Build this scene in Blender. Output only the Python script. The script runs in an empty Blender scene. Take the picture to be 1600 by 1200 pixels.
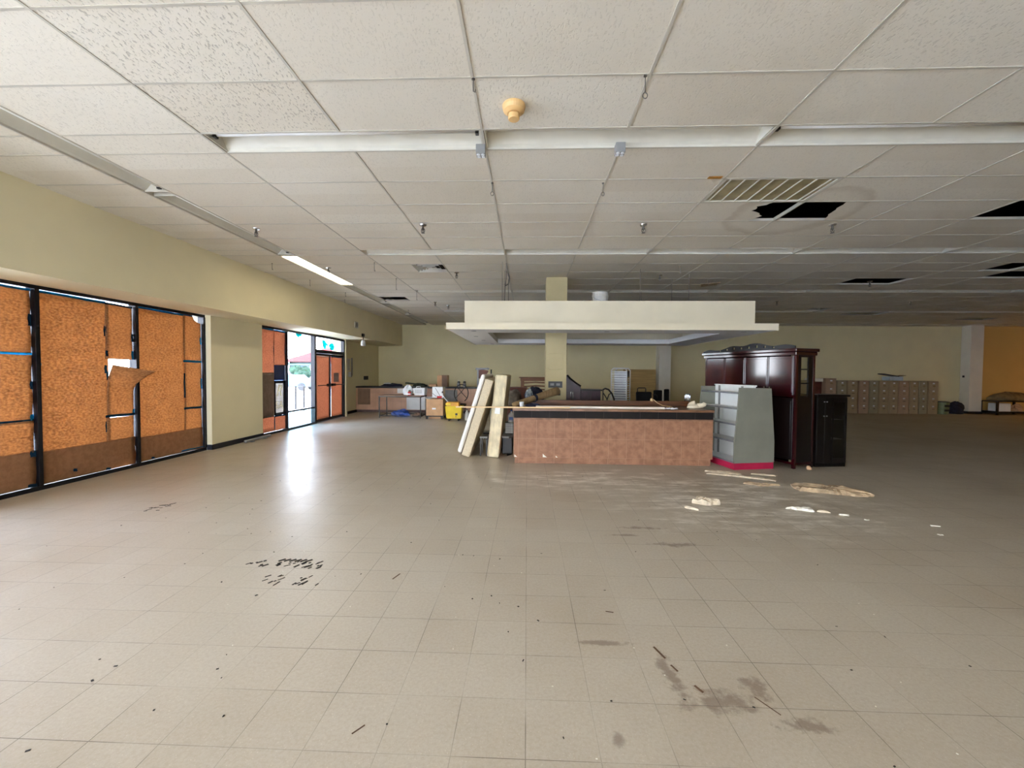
import bpy, math, random
from mathutils import Vector, Matrix
RN = random.Random(11)
sc = bpy.context.scene
COL = sc.collection
PI = math.pi
CH = 3.597          # ceiling height
EYE = 1.557         # camera height

# ------------------------------------------------------------------ helpers
class MB:
    """collects shapes and links them as ONE mesh object"""
    def __init__(self): self.v = []; self.f = []
    def add(self, vs, fs, M=None):
        n = len(self.v)
        for p in vs:
            p = Vector(p)
            self.v.append(M @ p if M is not None else p)
        for f in fs: self.f.append([n + i for i in f])
        return self
    def box(self, x0, x1, y0, y1, z0, z1, M=None):
        vs = [(x0,y0,z0),(x1,y0,z0),(x1,y1,z0),(x0,y1,z0),(x0,y0,z1),(x1,y0,z1),(x1,y1,z1),(x0,y1,z1)]
        return self.add(vs, [(0,3,2,1),(4,5,6,7),(0,1,5,4),(1,2,6,5),(2,3,7,6),(3,0,4,7)], M)
    def rbox(self, c, s, rx=0, ry=0, rz=0):
        M = Matrix.Translation(c) @ Matrix.Rotation(rz,4,'Z') @ Matrix.Rotation(ry,4,'Y') @ Matrix.Rotation(rx,4,'X')
        return self.box(-s[0]/2,s[0]/2,-s[1]/2,s[1]/2,-s[2]/2,s[2]/2,M)
    def prism(self, poly, a, b, axis='z'):
        def P(p,h): return (p[0],p[1],h) if axis=='z' else ((p[0],h,p[1]) if axis=='y' else (h,p[0],p[1]))
        n = len(poly)
        vs = [P(p,a) for p in poly]+[P(p,b) for p in poly]
        fs = [list(range(n))[::-1], list(range(n,2*n))]+[(i,(i+1)%n,n+(i+1)%n,n+i) for i in range(n)]
        return self.add(vs, fs)
    def tube(self, pts, r, n=8, r1=None):
        pts = [Vector(p) for p in pts]; m = len(pts); rings = []
        up = None
        for i,p in enumerate(pts):
            d = (pts[min(i+1,m-1)]-pts[max(i-1,0)])
            d = d.normalized() if d.length else Vector((0,0,1))
            if up is None:
                up = Vector((0,0,1)) if abs(d.z)<.9 else Vector((1,0,0))
            s = d.cross(up)
            if s.length<1e-6: s = d.orthogonal()
            s.normalize(); up = s.cross(d).normalized()
            rr = r if r1 is None else r+(r1-r)*i/(m-1)
            rings.append([p+s*rr*math.cos(2*PI*k/n)+up*rr*math.sin(2*PI*k/n) for k in range(n)])
        vs = [q for R_ in rings for q in R_]; fs = []
        for i in range(m-1):
            for k in range(n):
                fs.append((i*n+k,i*n+(k+1)%n,(i+1)*n+(k+1)%n,(i+1)*n+k))
        fs += [list(range(n))[::-1], [(m-1)*n+k for k in range(n)]]
        return self.add(vs, fs)
    def lathe(self, c, prof, n=24, M=None):
        vs = []; fs = []; m = len(prof)
        for r,z in prof:
            for k in range(n): vs.append((c[0]+r*math.cos(2*PI*k/n), c[1]+r*math.sin(2*PI*k/n), c[2]+z))
        for i in range(m-1):
            for k in range(n): fs.append((i*n+k,i*n+(k+1)%n,(i+1)*n+(k+1)%n,(i+1)*n+k))
        fs += [list(range(n))[::-1],[(m-1)*n+k for k in range(n)]]
        return self.add(vs, fs, M)
    def grid(self, fn, nu, nv):
        vs = [fn(i/nu,j/nv) for j in range(nv+1) for i in range(nu+1)]
        fs = [(j*(nu+1)+i,j*(nu+1)+i+1,(j+1)*(nu+1)+i+1,(j+1)*(nu+1)+i) for j in range(nv) for i in range(nu)]
        return self.add(vs, fs)
    def lump(self, c, s, seed=0, n=14, m=9, rough=.18, flat=True):
        """an irregular rounded heap; base flattened at c.z"""
        r = random.Random(seed); ph = [r.uniform(0,6.3) for _ in range(8)]
        vs = []; fs = []
        for j in range(m+1):
            th = PI*j/m
            for i in range(n):
                a = 2*PI*i/n
                k = 1+rough*(math.sin(2*a+ph[0]+th)+.7*math.sin(3*a+ph[1]-2*th)+.6*math.sin(5*a+ph[2]+3*th)+.4*r.uniform(-1,1))
                z = math.cos(th)*s[2]*k
                if flat: z = max(z,-s[2]*.55)+s[2]*.55
                vs.append((c[0]+s[0]*math.sin(th)*math.cos(a)*k, c[1]+s[1]*math.sin(th)*math.sin(a)*k, c[2]+z))
        for j in range(m):
            for i in range(n): fs.append((j*n+i,j*n+(i+1)%n,(j+1)*n+(i+1)%n,(j+1)*n+i))
        return self.add(vs, fs)
    def build(self, name, mat, parent=None, smooth=False, bevel=0, solid=0, at=None, local=False, sub=0):
        off = Vector((0,0,0))
        if parent is not None and not local:
            q = parent
            while q is not None: off += q.location; q = q.parent
        elif at is not None: off = Vector(at)
        me = bpy.data.meshes.new(name)
        me.from_pydata([tuple(p-off) for p in self.v], [], self.f)
        me.validate(); me.update()
        me.materials.append(mat)
        if smooth:
            for p in me.polygons: p.use_smooth = True
        o = bpy.data.objects.new(name, me); COL.objects.link(o)
        if parent is not None: o.parent = parent
        elif at is not None: o.location = at
        if solid:
            md = o.modifiers.new('solid','SOLIDIFY'); md.thickness = solid; md.offset = 0
        if sub:
            md = o.modifiers.new('sub','SUBSURF'); md.levels = sub; md.render_levels = sub
        if bevel:
            md = o.modifiers.new('bev','BEVEL'); md.width = bevel; md.segments = 2; md.limit_method = 'ANGLE'
            md.angle_limit = math.radians(40); md.harden_normals = False
        return o

def tag(o, label, cat, group=None, kind=None):
    o['label'] = label; o['category'] = cat
    if group: o['group'] = group
    if kind: o['kind'] = kind
    return o
def thing(name, label, cat, loc=(0,0,0), rz=0, group=None):
    o = bpy.data.objects.new(name, None); COL.objects.link(o)
    o.empty_display_size = .1; o.location = loc; o.rotation_euler = (0,0,rz)
    return tag(o, label, cat, group)
def struct(o): o['kind'] = 'structure'; return o
def root_struct(name, loc=(0,0,0)):
    o = bpy.data.objects.new(name, None); COL.objects.link(o); o.location = loc; o['kind'] = 'structure'; return o
def dup(root, loc, label, rz=None, group=None):
    r = root.copy(); COL.objects.link(r); r.location = loc
    if rz is not None: r.rotation_euler = (0,0,rz)
    r['label'] = label
    if group: r['group'] = group
    for ch in list(root.children):
        c = ch.copy(); COL.objects.link(c); c.parent = r
        for g in ch.children:
            d = g.copy(); COL.objects.link(d); d.parent = c
    return r
ORD = ['first','second','third','fourth','fifth','sixth','seventh','eighth','ninth','tenth','eleventh','twelfth']

# ------------------------------------------------------------------ materials
def lin(c):
    return tuple((x/255/12.92 if x/255<=.04045 else ((x/255+.055)/1.055)**2.4) for x in c)
def node(nt, t, **kw):
    n = nt.nodes.new(t)
    for k,v in kw.items(): setattr(n,k,v)
    return n
def math_n(nt, op, a, b=None, clamp=False):
    n = node(nt,'ShaderNodeMath',operation=op); n.use_clamp = clamp
    for i,x in enumerate((a,b)):
        if x is None: continue
        if isinstance(x,(int,float)): n.inputs[i].default_value = x
        else: nt.links.new(x,n.inputs[i])
    return n.outputs[0]
def mixc(nt, fac, a, b, mode='MIX'):
    n = node(nt,'ShaderNodeMix',data_type='RGBA',blend_type=mode)
    for k,x in ((0,fac),(6,a),(7,b)):
        if isinstance(x,(int,float)): n.inputs[k].default_value = x
        elif isinstance(x,tuple): n.inputs[k].default_value = (*x[:3],1)
        else: nt.links.new(x,n.inputs[k])
    return n.outputs[2]
def noise(nt, vec, scale, detail=3, rough=.55):
    n = node(nt,'ShaderNodeTexNoise'); n.inputs['Scale'].default_value = scale
    n.inputs['Detail'].default_value = detail; n.inputs['Roughness'].default_value = rough
    if vec is not None: nt.links.new(vec,n.inputs['Vector'])
    return n.outputs['Fac']
def ramp(nt, fac, a, b):
    n = node(nt,'ShaderNodeMapRange',interpolation_type='SMOOTHSTEP'); n.inputs[1].default_value = a; n.inputs[2].default_value = b
    nt.links.new(fac,n.inputs[0]); return n.outputs[0]
def bump(nt, h, strength, dist=.01):
    n = node(nt,'ShaderNodeBump'); n.inputs['Strength'].default_value = strength; n.inputs['Distance'].default_value = dist
    nt.links.new(h,n.inputs['Height']); return n.outputs[0]
def newmat(name):
    m = bpy.data.materials.new(name); m.use_nodes = True; nt = m.node_tree
    b = nt.nodes['Principled BSDF']; return m, nt, b
def objvec(nt, sc3=(1,1,1), geo=False):
    if geo: s = node(nt,'ShaderNodeNewGeometry').outputs['Position']
    else: s = node(nt,'ShaderNodeTexCoord').outputs['Object']
    mp = node(nt,'ShaderNodeMapping'); mp.inputs['Scale'].default_value = sc3
    nt.links.new(s,mp.inputs['Vector']); return mp.outputs[0]
def mat(name, col, rough=.6, var=.12, scale=6, bmp=0, bscale=None, metal=0, stretch=(1,1,1), col2=None, spec=.5, coat=0, detail=3):
    m, nt, b = newmat(name); c = lin(col)
    v = objvec(nt, stretch); n = noise(nt, v, scale, detail)
    a = tuple(x*(1-var) for x in c); d = lin(col2) if col2 else tuple(min(1,x*(1+var)) for x in c)
    nt.links.new(mixc(nt, ramp(nt,n,.3,.7), a, d), b.inputs['Base Color'])
    b.inputs['Roughness'].default_value = rough; b.inputs['Metallic'].default_value = metal
    b.inputs['Specular IOR Level'].default_value = spec
    if coat: b.inputs['Coat Weight'].default_value = coat; b.inputs['Coat Roughness'].default_value = .08
    if bmp:
        n2 = noise(nt, v, bscale or scale*4, 3)
        nt.links.new(bump(nt,n2,bmp), b.inputs['Normal'])
    return m
def emit(name, col, s):
    m, nt, b = newmat(name)
    b.inputs['Base Color'].default_value = (.8,.8,.8,1)
    b.inputs['Emission Color'].default_value = (*lin(col),1); b.inputs['Emission Strength'].default_value = s
    return m
def translucent(name, col, tcol, mix, scale, lo=.55, hi=1.2, stretch=(1,1,1), cov=(.35,.65)):
    m, nt, b = newmat(name); out = nt.nodes['Material Output']; nt.nodes.remove(b)
    v = objvec(nt, stretch); n = noise(nt, v, scale, 4, .6)
    n2 = noise(nt, v, scale*.12, 2)
    f = math_n(nt,'ADD', math_n(nt,'MULTIPLY', ramp(nt,n,*cov), .8), math_n(nt,'MULTIPLY', ramp(nt,n2,.3,.7), .2))
    c = lin(col); t = lin(tcol)
    dc = mixc(nt, f, tuple(x*.85 for x in c), tuple(x*1.05 for x in c))
    tc = mixc(nt, f, tuple(t[i]*lo*(1,.92,.84)[i] for i in range(3)), tuple(min(1,x*hi) for x in t))
    d = node(nt,'ShaderNodeBsdfDiffuse'); nt.links.new(dc,d.inputs[0])
    tr = node(nt,'ShaderNodeBsdfTranslucent'); nt.links.new(tc,tr.inputs[0])
    ms = node(nt,'ShaderNodeMixShader'); ms.inputs[0].default_value = mix
    nt.links.new(d.outputs[0],ms.inputs[1]); nt.links.new(tr.outputs[0],ms.inputs[2]); nt.links.new(ms.outputs[0],out.inputs[0])
    return m
def glassmat(name, tint=(.93,.97,.97), refl=1.0, rough=.02):
    m, nt, b = newmat(name); out = nt.nodes['Material Output']; nt.nodes.remove(b)
    lw = node(nt,'ShaderNodeLayerWeight'); lw.inputs[0].default_value = .5
    fac = math_n(nt,'ADD',math_n(nt,'MULTIPLY',math_n(nt,'POWER',lw.outputs['Facing'],5.0),.9),.05)
    tr = node(nt,'ShaderNodeBsdfTransparent'); tr.inputs[0].default_value = (*tint,1)
    gl = node(nt,'ShaderNodeBsdfGlossy'); gl.inputs['Roughness'].default_value = rough
    ms = node(nt,'ShaderNodeMixShader'); nt.links.new(math_n(nt,'MULTIPLY',fac,refl),ms.inputs[0])
    nt.links.new(tr.outputs[0],ms.inputs[1]); nt.links.new(gl.outputs[0],ms.inputs[2]); nt.links.new(ms.outputs[0],out.inputs[0])
    return m
def tilemat(name, col, grout, w, h, gw, rough=.35, var=.25, off=(0,0), scale=5):
    """square tiles laid on vertical faces in object x / z"""
    m, nt, b = newmat(name)
    p = node(nt,'ShaderNodeNewGeometry').outputs['Position']
    s = node(nt,'ShaderNodeSeparateXYZ'); nt.links.new(p,s.inputs[0])
    def line(o,off_,w_):
        x = math_n(nt,'DIVIDE', math_n(nt,'SUBTRACT',o,off_), w_)
        fr = math_n(nt,'FRACT',x)
        d = math_n(nt,'MINIMUM', fr, math_n(nt,'SUBTRACT',1.0,fr))
        return math_n(nt,'LESS_THAN', d, gw/2/w_)
    g = math_n(nt,'MAXIMUM', line(s.outputs[0],off[0],w), line(s.outputs[2],off[1],h))
    v = objvec(nt,(1,1,1)); n = noise(nt,v,scale,5,.6); c = lin(col)
    cc = mixc(nt, ramp(nt,n,.3,.7), tuple(x*(1-var) for x in c), tuple(min(1,x*(1+var)) for x in c))
    nt.links.new(mixc(nt,g,cc,lin(grout)), b.inputs['Base Color']); b.inputs['Roughness'].default_value = rough; b.inputs['Specular IOR Level'].default_value = .25
    return m

WALL = mat('cream_wall_paint',(224,214,172),.85,.03,1.2,.05,40)
WALLS = mat('cream_soffit_paint',(230,220,184),.85,.03,1.2,.05,40)
WALLGLOW = mat('glow_tinted_wall_paint',(214,176,106),.85,.04,.6,.05,40)  # wall colour with the warm lamp's orange glow mixed in
WHITEP = mat('white_paint',(226,222,208),.8,.03,2)
GRID = mat('tbar_white',(190,184,170),.5,.06,3)
BLACKAL = mat('black_aluminium',(16,18,26),.35,.15,5,metal=.3)
BASEB = mat('dark_vinyl_base',(22,26,38),.45,.2,4)
KRAFT = translucent('kraft_paper',(178,132,94),(240,190,136),.29,38,.42,1.05,(1,.7,1.3))
KRAFT2 = translucent('kraft_paper_plain',(168,126,94),(222,170,124),.22,14,.8,1.0)
KRAFT3 = translucent('kraft_paper_rose',(180,130,108),(240,184,152),.30,34,.5,1.05,(1,.7,1.3))
GREYB = translucent('grey_brown_board',(140,122,108),(150,120,100),.25,9,.8,1.0)
TAPE = translucent('blue_tape',(24,110,160),(90,200,240),.42,12,.8,1.05)
TAPED = translucent('dark_blue_tape',(34,62,84),(40,80,110),.12,12,.8,1.05)
GLASS = glassmat('window_glass',(.95,.985,.99))
BGLASS = glassmat('bay_glass_lower',(.72,.90,.93))
CANOPY = mat('canopy_paint',(214,204,178),.8,.04,1.5,.05,30)
CANOPYW = mat('canopy_underside',(226,226,224),.7,.02,1.5)
COLP = mat('column_paint',(194,180,138),.8,.05,2,.05,30)
TAN_TILE = tilemat('brown_tile',(146,106,82),(166,128,104),.3048,.327,.006,.5,.2,(-.22+.085,.105),9)
BLK_TILE = tilemat('black_tile',(20,14,13),(58,50,46),.3048,.5,.006,.6,.3,(-.22,.6))
PINK_TILE = tilemat('pinkish_tile',(196,158,134),(170,140,124),.33,.33,.008,.4,.12,(-6.4,.1),2)
TRIMW = mat('brown_edge_trim',(128,92,70),.45,.25,8)
TOPW = mat('brown_laminate_top',(120,86,62),.35,.25,5,stretch=(1,6,1))
BOARDW = mat('dark_wood_board',(92,54,26),.5,.3,4,stretch=(1,1,8))
WOODL = mat('pale_pine',(226,196,150),.6,.12,6,stretch=(.4,6,6))
WHITEB = mat('white_board',(232,222,206),.5,.06,4)
MATT_C = mat('cream_ticking',(206,192,164),.9,.08,30,.25,60)
MATT_Q = mat('quilted_ticking',(212,200,168),.9,.16,14,.5,24,stretch=(1,1,.35))
MATT_W = mat('white_knit',(240,238,232),.95,.03,30,.2,70)
MATT_P = mat('grey_piping',(86,82,76),.8,.1,10)
BLACKF = mat('black_fabric',(18,18,20),.9,.2,10)
BLACKM = mat('black_metal',(16,15,17),.4,.2,6)
BLACKPL = mat('black_plastic',(26,27,31),.45,.2,6)
GREYPL = mat('grey_plastic',(132,132,130),.5,.12,6)
WHITEPL = mat('white_plastic',(228,230,232),.4,.04,6)
OFFW = mat('offwhite_plastic',(206,204,196),.5,.05,6)
GREYM = mat('grey_steel',(150,152,158),.35,.15,6,metal=.6)
CHROME = mat('chrome',(210,212,216),.12,.05,5,metal=1)
YEL = mat('yellow_plastic',(244,212,36),.4,.08,5)
YELO = mat('amber_plastic',(232,164,36),.4,.1,5)
CARD = mat('cardboard',(196,156,118),.85,.08,6,.1,30)
CARDD = mat('dark_cardboard',(120,96,78),.85,.1,6)
MAHOG = mat('red_mahogany',(44,6,12),.12,.5,3,stretch=(3,3,.5),coat=.5)
MAHOGD = mat('dark_mahogany',(14,5,5),.3,.4,4)
EBONY = mat('ebony_lacquer',(7,5,5),.3,.3,4)
CABGL = glassmat('cabinet_glass',(.86,.88,.86),1.0)
PURPLE = mat('dark_plum_wood',(58,28,44),.35,.3,5)
BROWNW = mat('brown_bed_wood',(122,78,46),.5,.25,5,stretch=(1,1,6))
REDW = mat('red_brown_wood',(104,56,44),.55,.25,5)
GONW = mat('white_shelf_metal',(226,228,226),.45,.03,4)
GONG = mat('grey_end_panel',(122,122,110),.7,.06,3)
PINK = mat('magenta_kick',(168,26,66),.5,.12,4)
PLASTER = mat('fallen_tile_face',(206,192,168),.95,.16,14,.8,30)
PLASTERB = mat('fallen_tile_back',(176,154,124),.95,.3,9,.9,24)
FILE = mat('tan_file_cabinet',(158,140,112),.5,.08,3)
FILEG = mat('grey_green_file_cabinet',(146,138,114),.5,.08,3)
FILEP = mat('rosy_file_cabinet',(164,138,116),.5,.08,3)
SMOKE = mat('yellowed_plastic',(222,182,122),.45,.08,6)
HOOKM = mat('dull_metal',(92,88,82),.4,.2,8,metal=.5)
CLOTHB = mat('navy_cloth',(34,38,58),.95,.4,6,.6,14)
CLOTHG = mat('grey_cloth',(120,112,104),.95,.3,7,.6,14)
CLOTHT = mat('taupe_cloth',(122,104,72),.95,.3,5,.6,12)
GREENC = mat('dark_green_bag',(42,52,40),.7,.3,6,.5,12)
BLUEB = mat('blue_plastic_bag',(44,76,150),.35,.35,8,.6,16)
RUGM = mat('tan_rug_back',(150,124,86),.95,.18,8,.4,50,stretch=(3,1,1))
RAG = mat('cream_rag',(222,210,184),.95,.12,9,.6,20)
PLY = mat('tan_plywood',(178,150,98),.7,.15,3,stretch=(.4,1,9))
TEAL = translucent('teal_decal',(40,190,195),(60,220,220),.5,14,.6,1.1)
TAGM = mat('amber_tag',(170,118,34),.6,.3,20)
RUST = mat('rusty_metal',(96,52,30),.8,.3,10)
DARK = mat('plenum_dark',(20,19,18),.95,.2,3)
STRIPE = mat('blue_white_stripe',(60,110,160),.9,.5,9,stretch=(5,1,1),col2=(225,235,240))
RED = mat('red_print',(190,40,46),.6,.15,12)
NAVYP = mat('navy_panel',(22,38,84),.4,.12,5)

def ceiling_mat():
    m, nt, b = newmat('acoustic_tile')
    p = node(nt,'ShaderNodeNewGeometry').outputs['Position']
    s = node(nt,'ShaderNodeSeparateXYZ'); nt.links.new(p,s.inputs[0])
    # per-tile tint
    cb = node(nt,'ShaderNodeCombineXYZ')
    nt.links.new(math_n(nt,'FLOOR',math_n(nt,'DIVIDE',math_n(nt,'ADD',s.outputs[0],.396),1.2192)),cb.inputs[0])
    nt.links.new(math_n(nt,'FLOOR',math_n(nt,'DIVIDE',math_n(nt,'SUBTRACT',s.outputs[1],.455),.6096)),cb.inputs[1])
    wn = node(nt,'ShaderNodeTexWhiteNoise'); nt.links.new(cb.outputs[0],wn.inputs['Vector'])
    mp = node(nt,'ShaderNodeMapping'); mp.inputs['Scale'].default_value = (85,34,1); mp.inputs['Rotation'].default_value=(0,0,.5)
    nt.links.new(p,mp.inputs['Vector'])
    fine = noise(nt,p,70,2,.6); fis = noise(nt,mp.outputs[0],1.0,1,.4)
    # coarse fissures only in the older tiles (chosen per tile)
    old = math_n(nt,'MULTIPLY',math_n(nt,'GREATER_THAN',wn.outputs['Value'],.80),.25)
    near = math_n(nt,'MULTIPLY',math_n(nt,'LESS_THAN',s.outputs[0],-1.615),math_n(nt,'LESS_THAN',s.outputs[1],3.503))
    near = math_n(nt,'MULTIPLY',near,math_n(nt,'GREATER_THAN',s.outputs[0],-2.834))
    w = math_n(nt,'ADD',math_n(nt,'MULTIPLY',math_n(nt,'MAXIMUM',old,near),.75),.25)
    pit = math_n(nt,'MULTIPLY',ramp(nt,fis,.60,.68),w,True)
    pit2 = math_n(nt,'MULTIPLY',ramp(nt,fine,.62,.72),.5)
    pits = math_n(nt,'MAXIMUM',pit,pit2)
    base = mixc(nt,wn.outputs['Value'],lin((216,208,192)),lin((224,218,204)))
    big = noise(nt,p,.35,3); base = mixc(nt,math_n(nt,'MULTIPLY',ramp(nt,big,.45,.75),.35),base,lin((196,186,164)))
    # water ring round the burst tile
    d = node(nt,'ShaderNodeVectorMath',operation='DISTANCE'); nt.links.new(p,d.inputs[0]); d.inputs[1].default_value=(3.35,5.42,CH)
    dd = math_n(nt,'ADD',d.outputs['Value'],math_n(nt,'MULTIPLY',noise(nt,p,3,2),.35))
    ring = math_n(nt,'MULTIPLY',ramp(nt,dd,.75,.92),ramp(nt,dd,1.0,.93),True)
    base = mixc(nt,math_n(nt,'MULTIPLY',ring,.22),base,lin((140,112,74)))
    col = mixc(nt,math_n(nt,'MULTIPLY',pits,.38),base,lin((120,112,98)))
    nt.links.new(col,b.inputs['Base Color']); b.inputs['Roughness'].default_value=.95
    b.inputs['Specular IOR Level'].default_value=.15
    nt.links.new(bump(nt,math_n(nt,'SUBTRACT',1.0,pits),.5,.004),b.inputs['Normal'])
    return m
CEIL = ceiling_mat()

def floor_mat():
    m, nt, b = newmat('vinyl_floor_tile')
    p = node(nt,'ShaderNodeNewGeometry').outputs['Position']
    s = node(nt,'ShaderNodeSeparateXYZ'); nt.links.new(p,s.inputs[0])
    def cell(o,off): return math_n(nt,'DIVIDE',math_n(nt,'SUBTRACT',o,off),.3048)
    def line(o,off,w):
        fr = math_n(nt,'FRACT',cell(o,off)); d = math_n(nt,'MINIMUM',fr,math_n(nt,'SUBTRACT',1.0,fr))
        return math_n(nt,'LESS_THAN',d,w)
    lines = math_n(nt,'MAXIMUM',line(s.outputs[0],.006,.0055),line(s.outputs[1],1.6136,.0055))
    seam = ramp(nt,noise(nt,p,1.1,3,.6),.40,.60)
    lines = math_n(nt,'MULTIPLY',lines,math_n(nt,'ADD',math_n(nt,'MULTIPLY',seam,.75),.2))
    cb = node(nt,'ShaderNodeCombineXYZ')
    nt.links.new(math_n(nt,'FLOOR',cell(s.outputs[0],.006)),cb.inputs[0]); nt.links.new(math_n(nt,'FLOOR',cell(s.outputs[1],1.6136)),cb.inputs[1])
    wn = node(nt,'ShaderNodeTexWhiteNoise'); nt.links.new(cb.outputs[0],wn.inputs['Vector'])
    c = mixc(nt,wn.outputs['Value'],lin((187,177,160)),lin((192,183,167)))
    sp = noise(nt,p,55,3,.7); c = mixc(nt,math_n(nt,'MULTIPLY',ramp(nt,sp,.35,.7),.35),c,lin((164,148,124)))
    sp2 = noise(nt,p,120,1,.5); c = mixc(nt,math_n(nt,'MULTIPLY',ramp(nt,sp2,.66,.74),.5),c,lin((222,214,198)))
    dirt = noise(nt,p,.55,5,.65); c = mixc(nt,math_n(nt,'MULTIPLY',ramp(nt,dirt,.40,.85),.5),c,lin((150,132,106)))
    # drifts of pale plaster dust below the burst ceiling
    def patch(x,y,rx,ry,sc_,amp=1.8):
        dx = math_n(nt,'DIVIDE',math_n(nt,'SUBTRACT',s.outputs[0],x),rx); dy = math_n(nt,'DIVIDE',math_n(nt,'SUBTRACT',s.outputs[1],y),ry)
        r = math_n(nt,'SQRT',math_n(nt,'ADD',math_n(nt,'MULTIPLY',dx,dx),math_n(nt,'MULTIPLY',dy,dy)))
        r = math_n(nt,'ADD',r,math_n(nt,'MULTIPLY',math_n(nt,'SUBTRACT',noise(nt,p,sc_,5,.65),.5),amp))
        return ramp(nt,r,1.0,.25)
    mpd = node(nt,'ShaderNodeMapping'); mpd.inputs['Scale'].default_value=(1,3.5,1); mpd.inputs['Rotation'].default_value=(0,0,.5); nt.links.new(p,mpd.inputs['Vector'])
    streak = ramp(nt,noise(nt,mpd.outputs[0],2.2,5,.7),.42,.66)
    dust = math_n(nt,'MULTIPLY',math_n(nt,'MAXIMUM',patch(2.7,5.15,2.0,1.5,2.0),patch(1.0,6.0,1.9,.8,2.0)),streak)
    c = mixc(nt,math_n(nt,'MULTIPLY',dust,1.0),c,lin((236,230,218)))
    # brown stains beside open seams
    st = None
    for a in ((.93,1.95,.22,.09,14,3.2),(.75,2.15,.06,.2,16,3.2),(1.25,1.83,.14,.05,18,3.2),(.40,1.72,.035,.05,22,1.6),(1.15,2.05,.08,.1,18,3),
              (.95,3.95,.22,.03,14,3),(1.15,4.15,.3,.035,14,3),(1.35,3.75,.25,.05,12,3.4),(.45,2.35,.16,.03,16,3)):
        q = patch(*a); st = q if st is None else math_n(nt,'MAXIMUM',st,q)
    c = mixc(nt,math_n(nt,'MULTIPLY',st,.5),c,lin((92,64,48)))
    c = mixc(nt,math_n(nt,'MULTIPLY',lines,.85),c,lin((84,74,60)))
    nt.links.new(c,b.inputs['Base Color'])
    rr = math_n(nt,'ADD',math_n(nt,'MULTIPLY',ramp(nt,noise(nt,p,.8,4,.6),.3,.7),.08),.33)
    rr = math_n(nt,'ADD',rr,math_n(nt,'MULTIPLY',ramp(nt,s.outputs[0],-.5,2.0),.20))
    nt.links.new(rr,b.inputs['Roughness'])
    h = math_n(nt,'ADD',math_n(nt,'MULTIPLY',noise(nt,p,4.5,3,.5),1.0),math_n(nt,'MULTIPLY',noise(nt,p,26,2,.5),.12))
    h = math_n(nt,'SUBTRACT',h,math_n(nt,'MULTIPLY',lines,.12))
    nt.links.new(bump(nt,h,.32,.012),b.inputs['Normal'])
    return m
FLOOR = floor_mat()

def asphalt():
    m = mat('car_park_paving',(206,206,204),.9,.08,.6); return m
PAVE = asphalt()
ROOFT = tilemat('terracotta_roof',(120,34,24),(86,24,18),.4,.25,.05,.8,.15)
STUCCO = mat('pale_stucco',(120,124,128),.9,.04,1)
LEAF = mat('tree_leaves',(22,50,34),.9,.4,3)

# ------------------------------------------------------------------ room shell
YB, YN, XR = 17.8, -8.6, 26.0
LX = -2.834
struct(MB().box(-6.7,XR+.2,YN-.2,YB+.2,-.1,0).build('floor',FLOOR))
# ceiling tiles
xs = [-.396+1.2192*i for i in range(-2,23)]
xs = [x for x in xs if x<XR]+[XR]
rows = []; lightrows = []
for k in range(-4,5):
    y0 = 3.503+3.363*k
    lightrows.append((y0,y0+.3155))
    for j in range(5): rows.append((y0+.3155+.6095*j,y0+.3155+.6095*(j+1)))
rows = sorted((a,min(b,YB)) for a,b in rows if b>YN and a<YB)
lightrows = [(a,min(b,YB)) for a,b in lightrows if b>YN and a<YB]
def near(a,b): return abs(a-b)<.08
ceil = MB()
cells = []
for (a,b) in rows:
    cells += [(-5.45,-4.41,a,b),(-4.10,LX,a,b)]
    for i in range(len(xs)-1): cells.append((xs[i],xs[i+1],a,b))
LITX=LX+1.2192
for (a,b) in lightrows:
    if a<3: cells += [(xs[i],xs[i+1],a,b) for i in range(len(xs)-1) if not (near(a,-3.223) and abs((xs[i]+xs[i+1])/2-LITX)<1.3)]
for (a,b) in lightrows: cells += [(-5.45,-4.41,a,b),(-4.10,LX,a,b)]
for (x0,x1,a,b) in cells:
    if a<YN: a=YN
    z = CH+RN.uniform(-.0015,.0015)
    def rect(u0,u1,v0,v1): ceil.add([(u0,v0,z),(u0,v1,z),(u1,v1,z),(u1,v0,z)],[(0,1,2,3)])
    if near(a,5.037) and near(x0,2.042):       # burst tile, ragged right edge
        pts = [(x0,a,z),(x0,b,z)]
        n=14
        for i in range(n+1):
            t=i/n; pts.append((2.86+.10*math.sin(t*7)+RN.uniform(-.03,.03)+.06*(1-t),b+(a-b)*t,z))
        ceil.add(pts,[list(range(len(pts)))]); continue
    if near(a,5.037) and near(x0,3.261):
        pts=[(x1,b,z),(x1,a,z)]; n=12
        for i in range(n+1):
            t=i/n; pts.append((3.76+.16*t*t+RN.uniform(-.015,.015),a+(b-a)*t,z))
        ceil.add(pts,[list(range(len(pts)))]); continue
    if near(a,5.037) and near(x0,5.699): continue
    if near(a,4.428) and near(x0,2.042): continue          # troffer
    if near(a,9.01) and near(x0,6.92): continue
    if near(a,8.40) and x0>9.3 and x0<9.4: continue
    if near(a,7.79) and near(x0,8.138): rect(x0,8.75,a,b); continue
    if near(a,7.79) and near(x0,LX): rect(x0,-2.225,a,b); continue  # diffuser cell
    if near(a,11.155) and near(x0,-4.10): rect(-3.36,x1,a,b); continue
    if near(a,12.983) and near(x0,8.138): rect(x0,8.75,a,b); continue
    if near(a,13.908) and near(x0,10.577): continue
    if near(a,15.127) and near(x0,15.454): continue
    if near(a,9.01) and x0>13 and x0<14: continue
    rect(x0,x1,a,b)
ceil_o = struct(ceil.build('ceiling',CEIL))
g = MB(); zt = CH-.005
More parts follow.
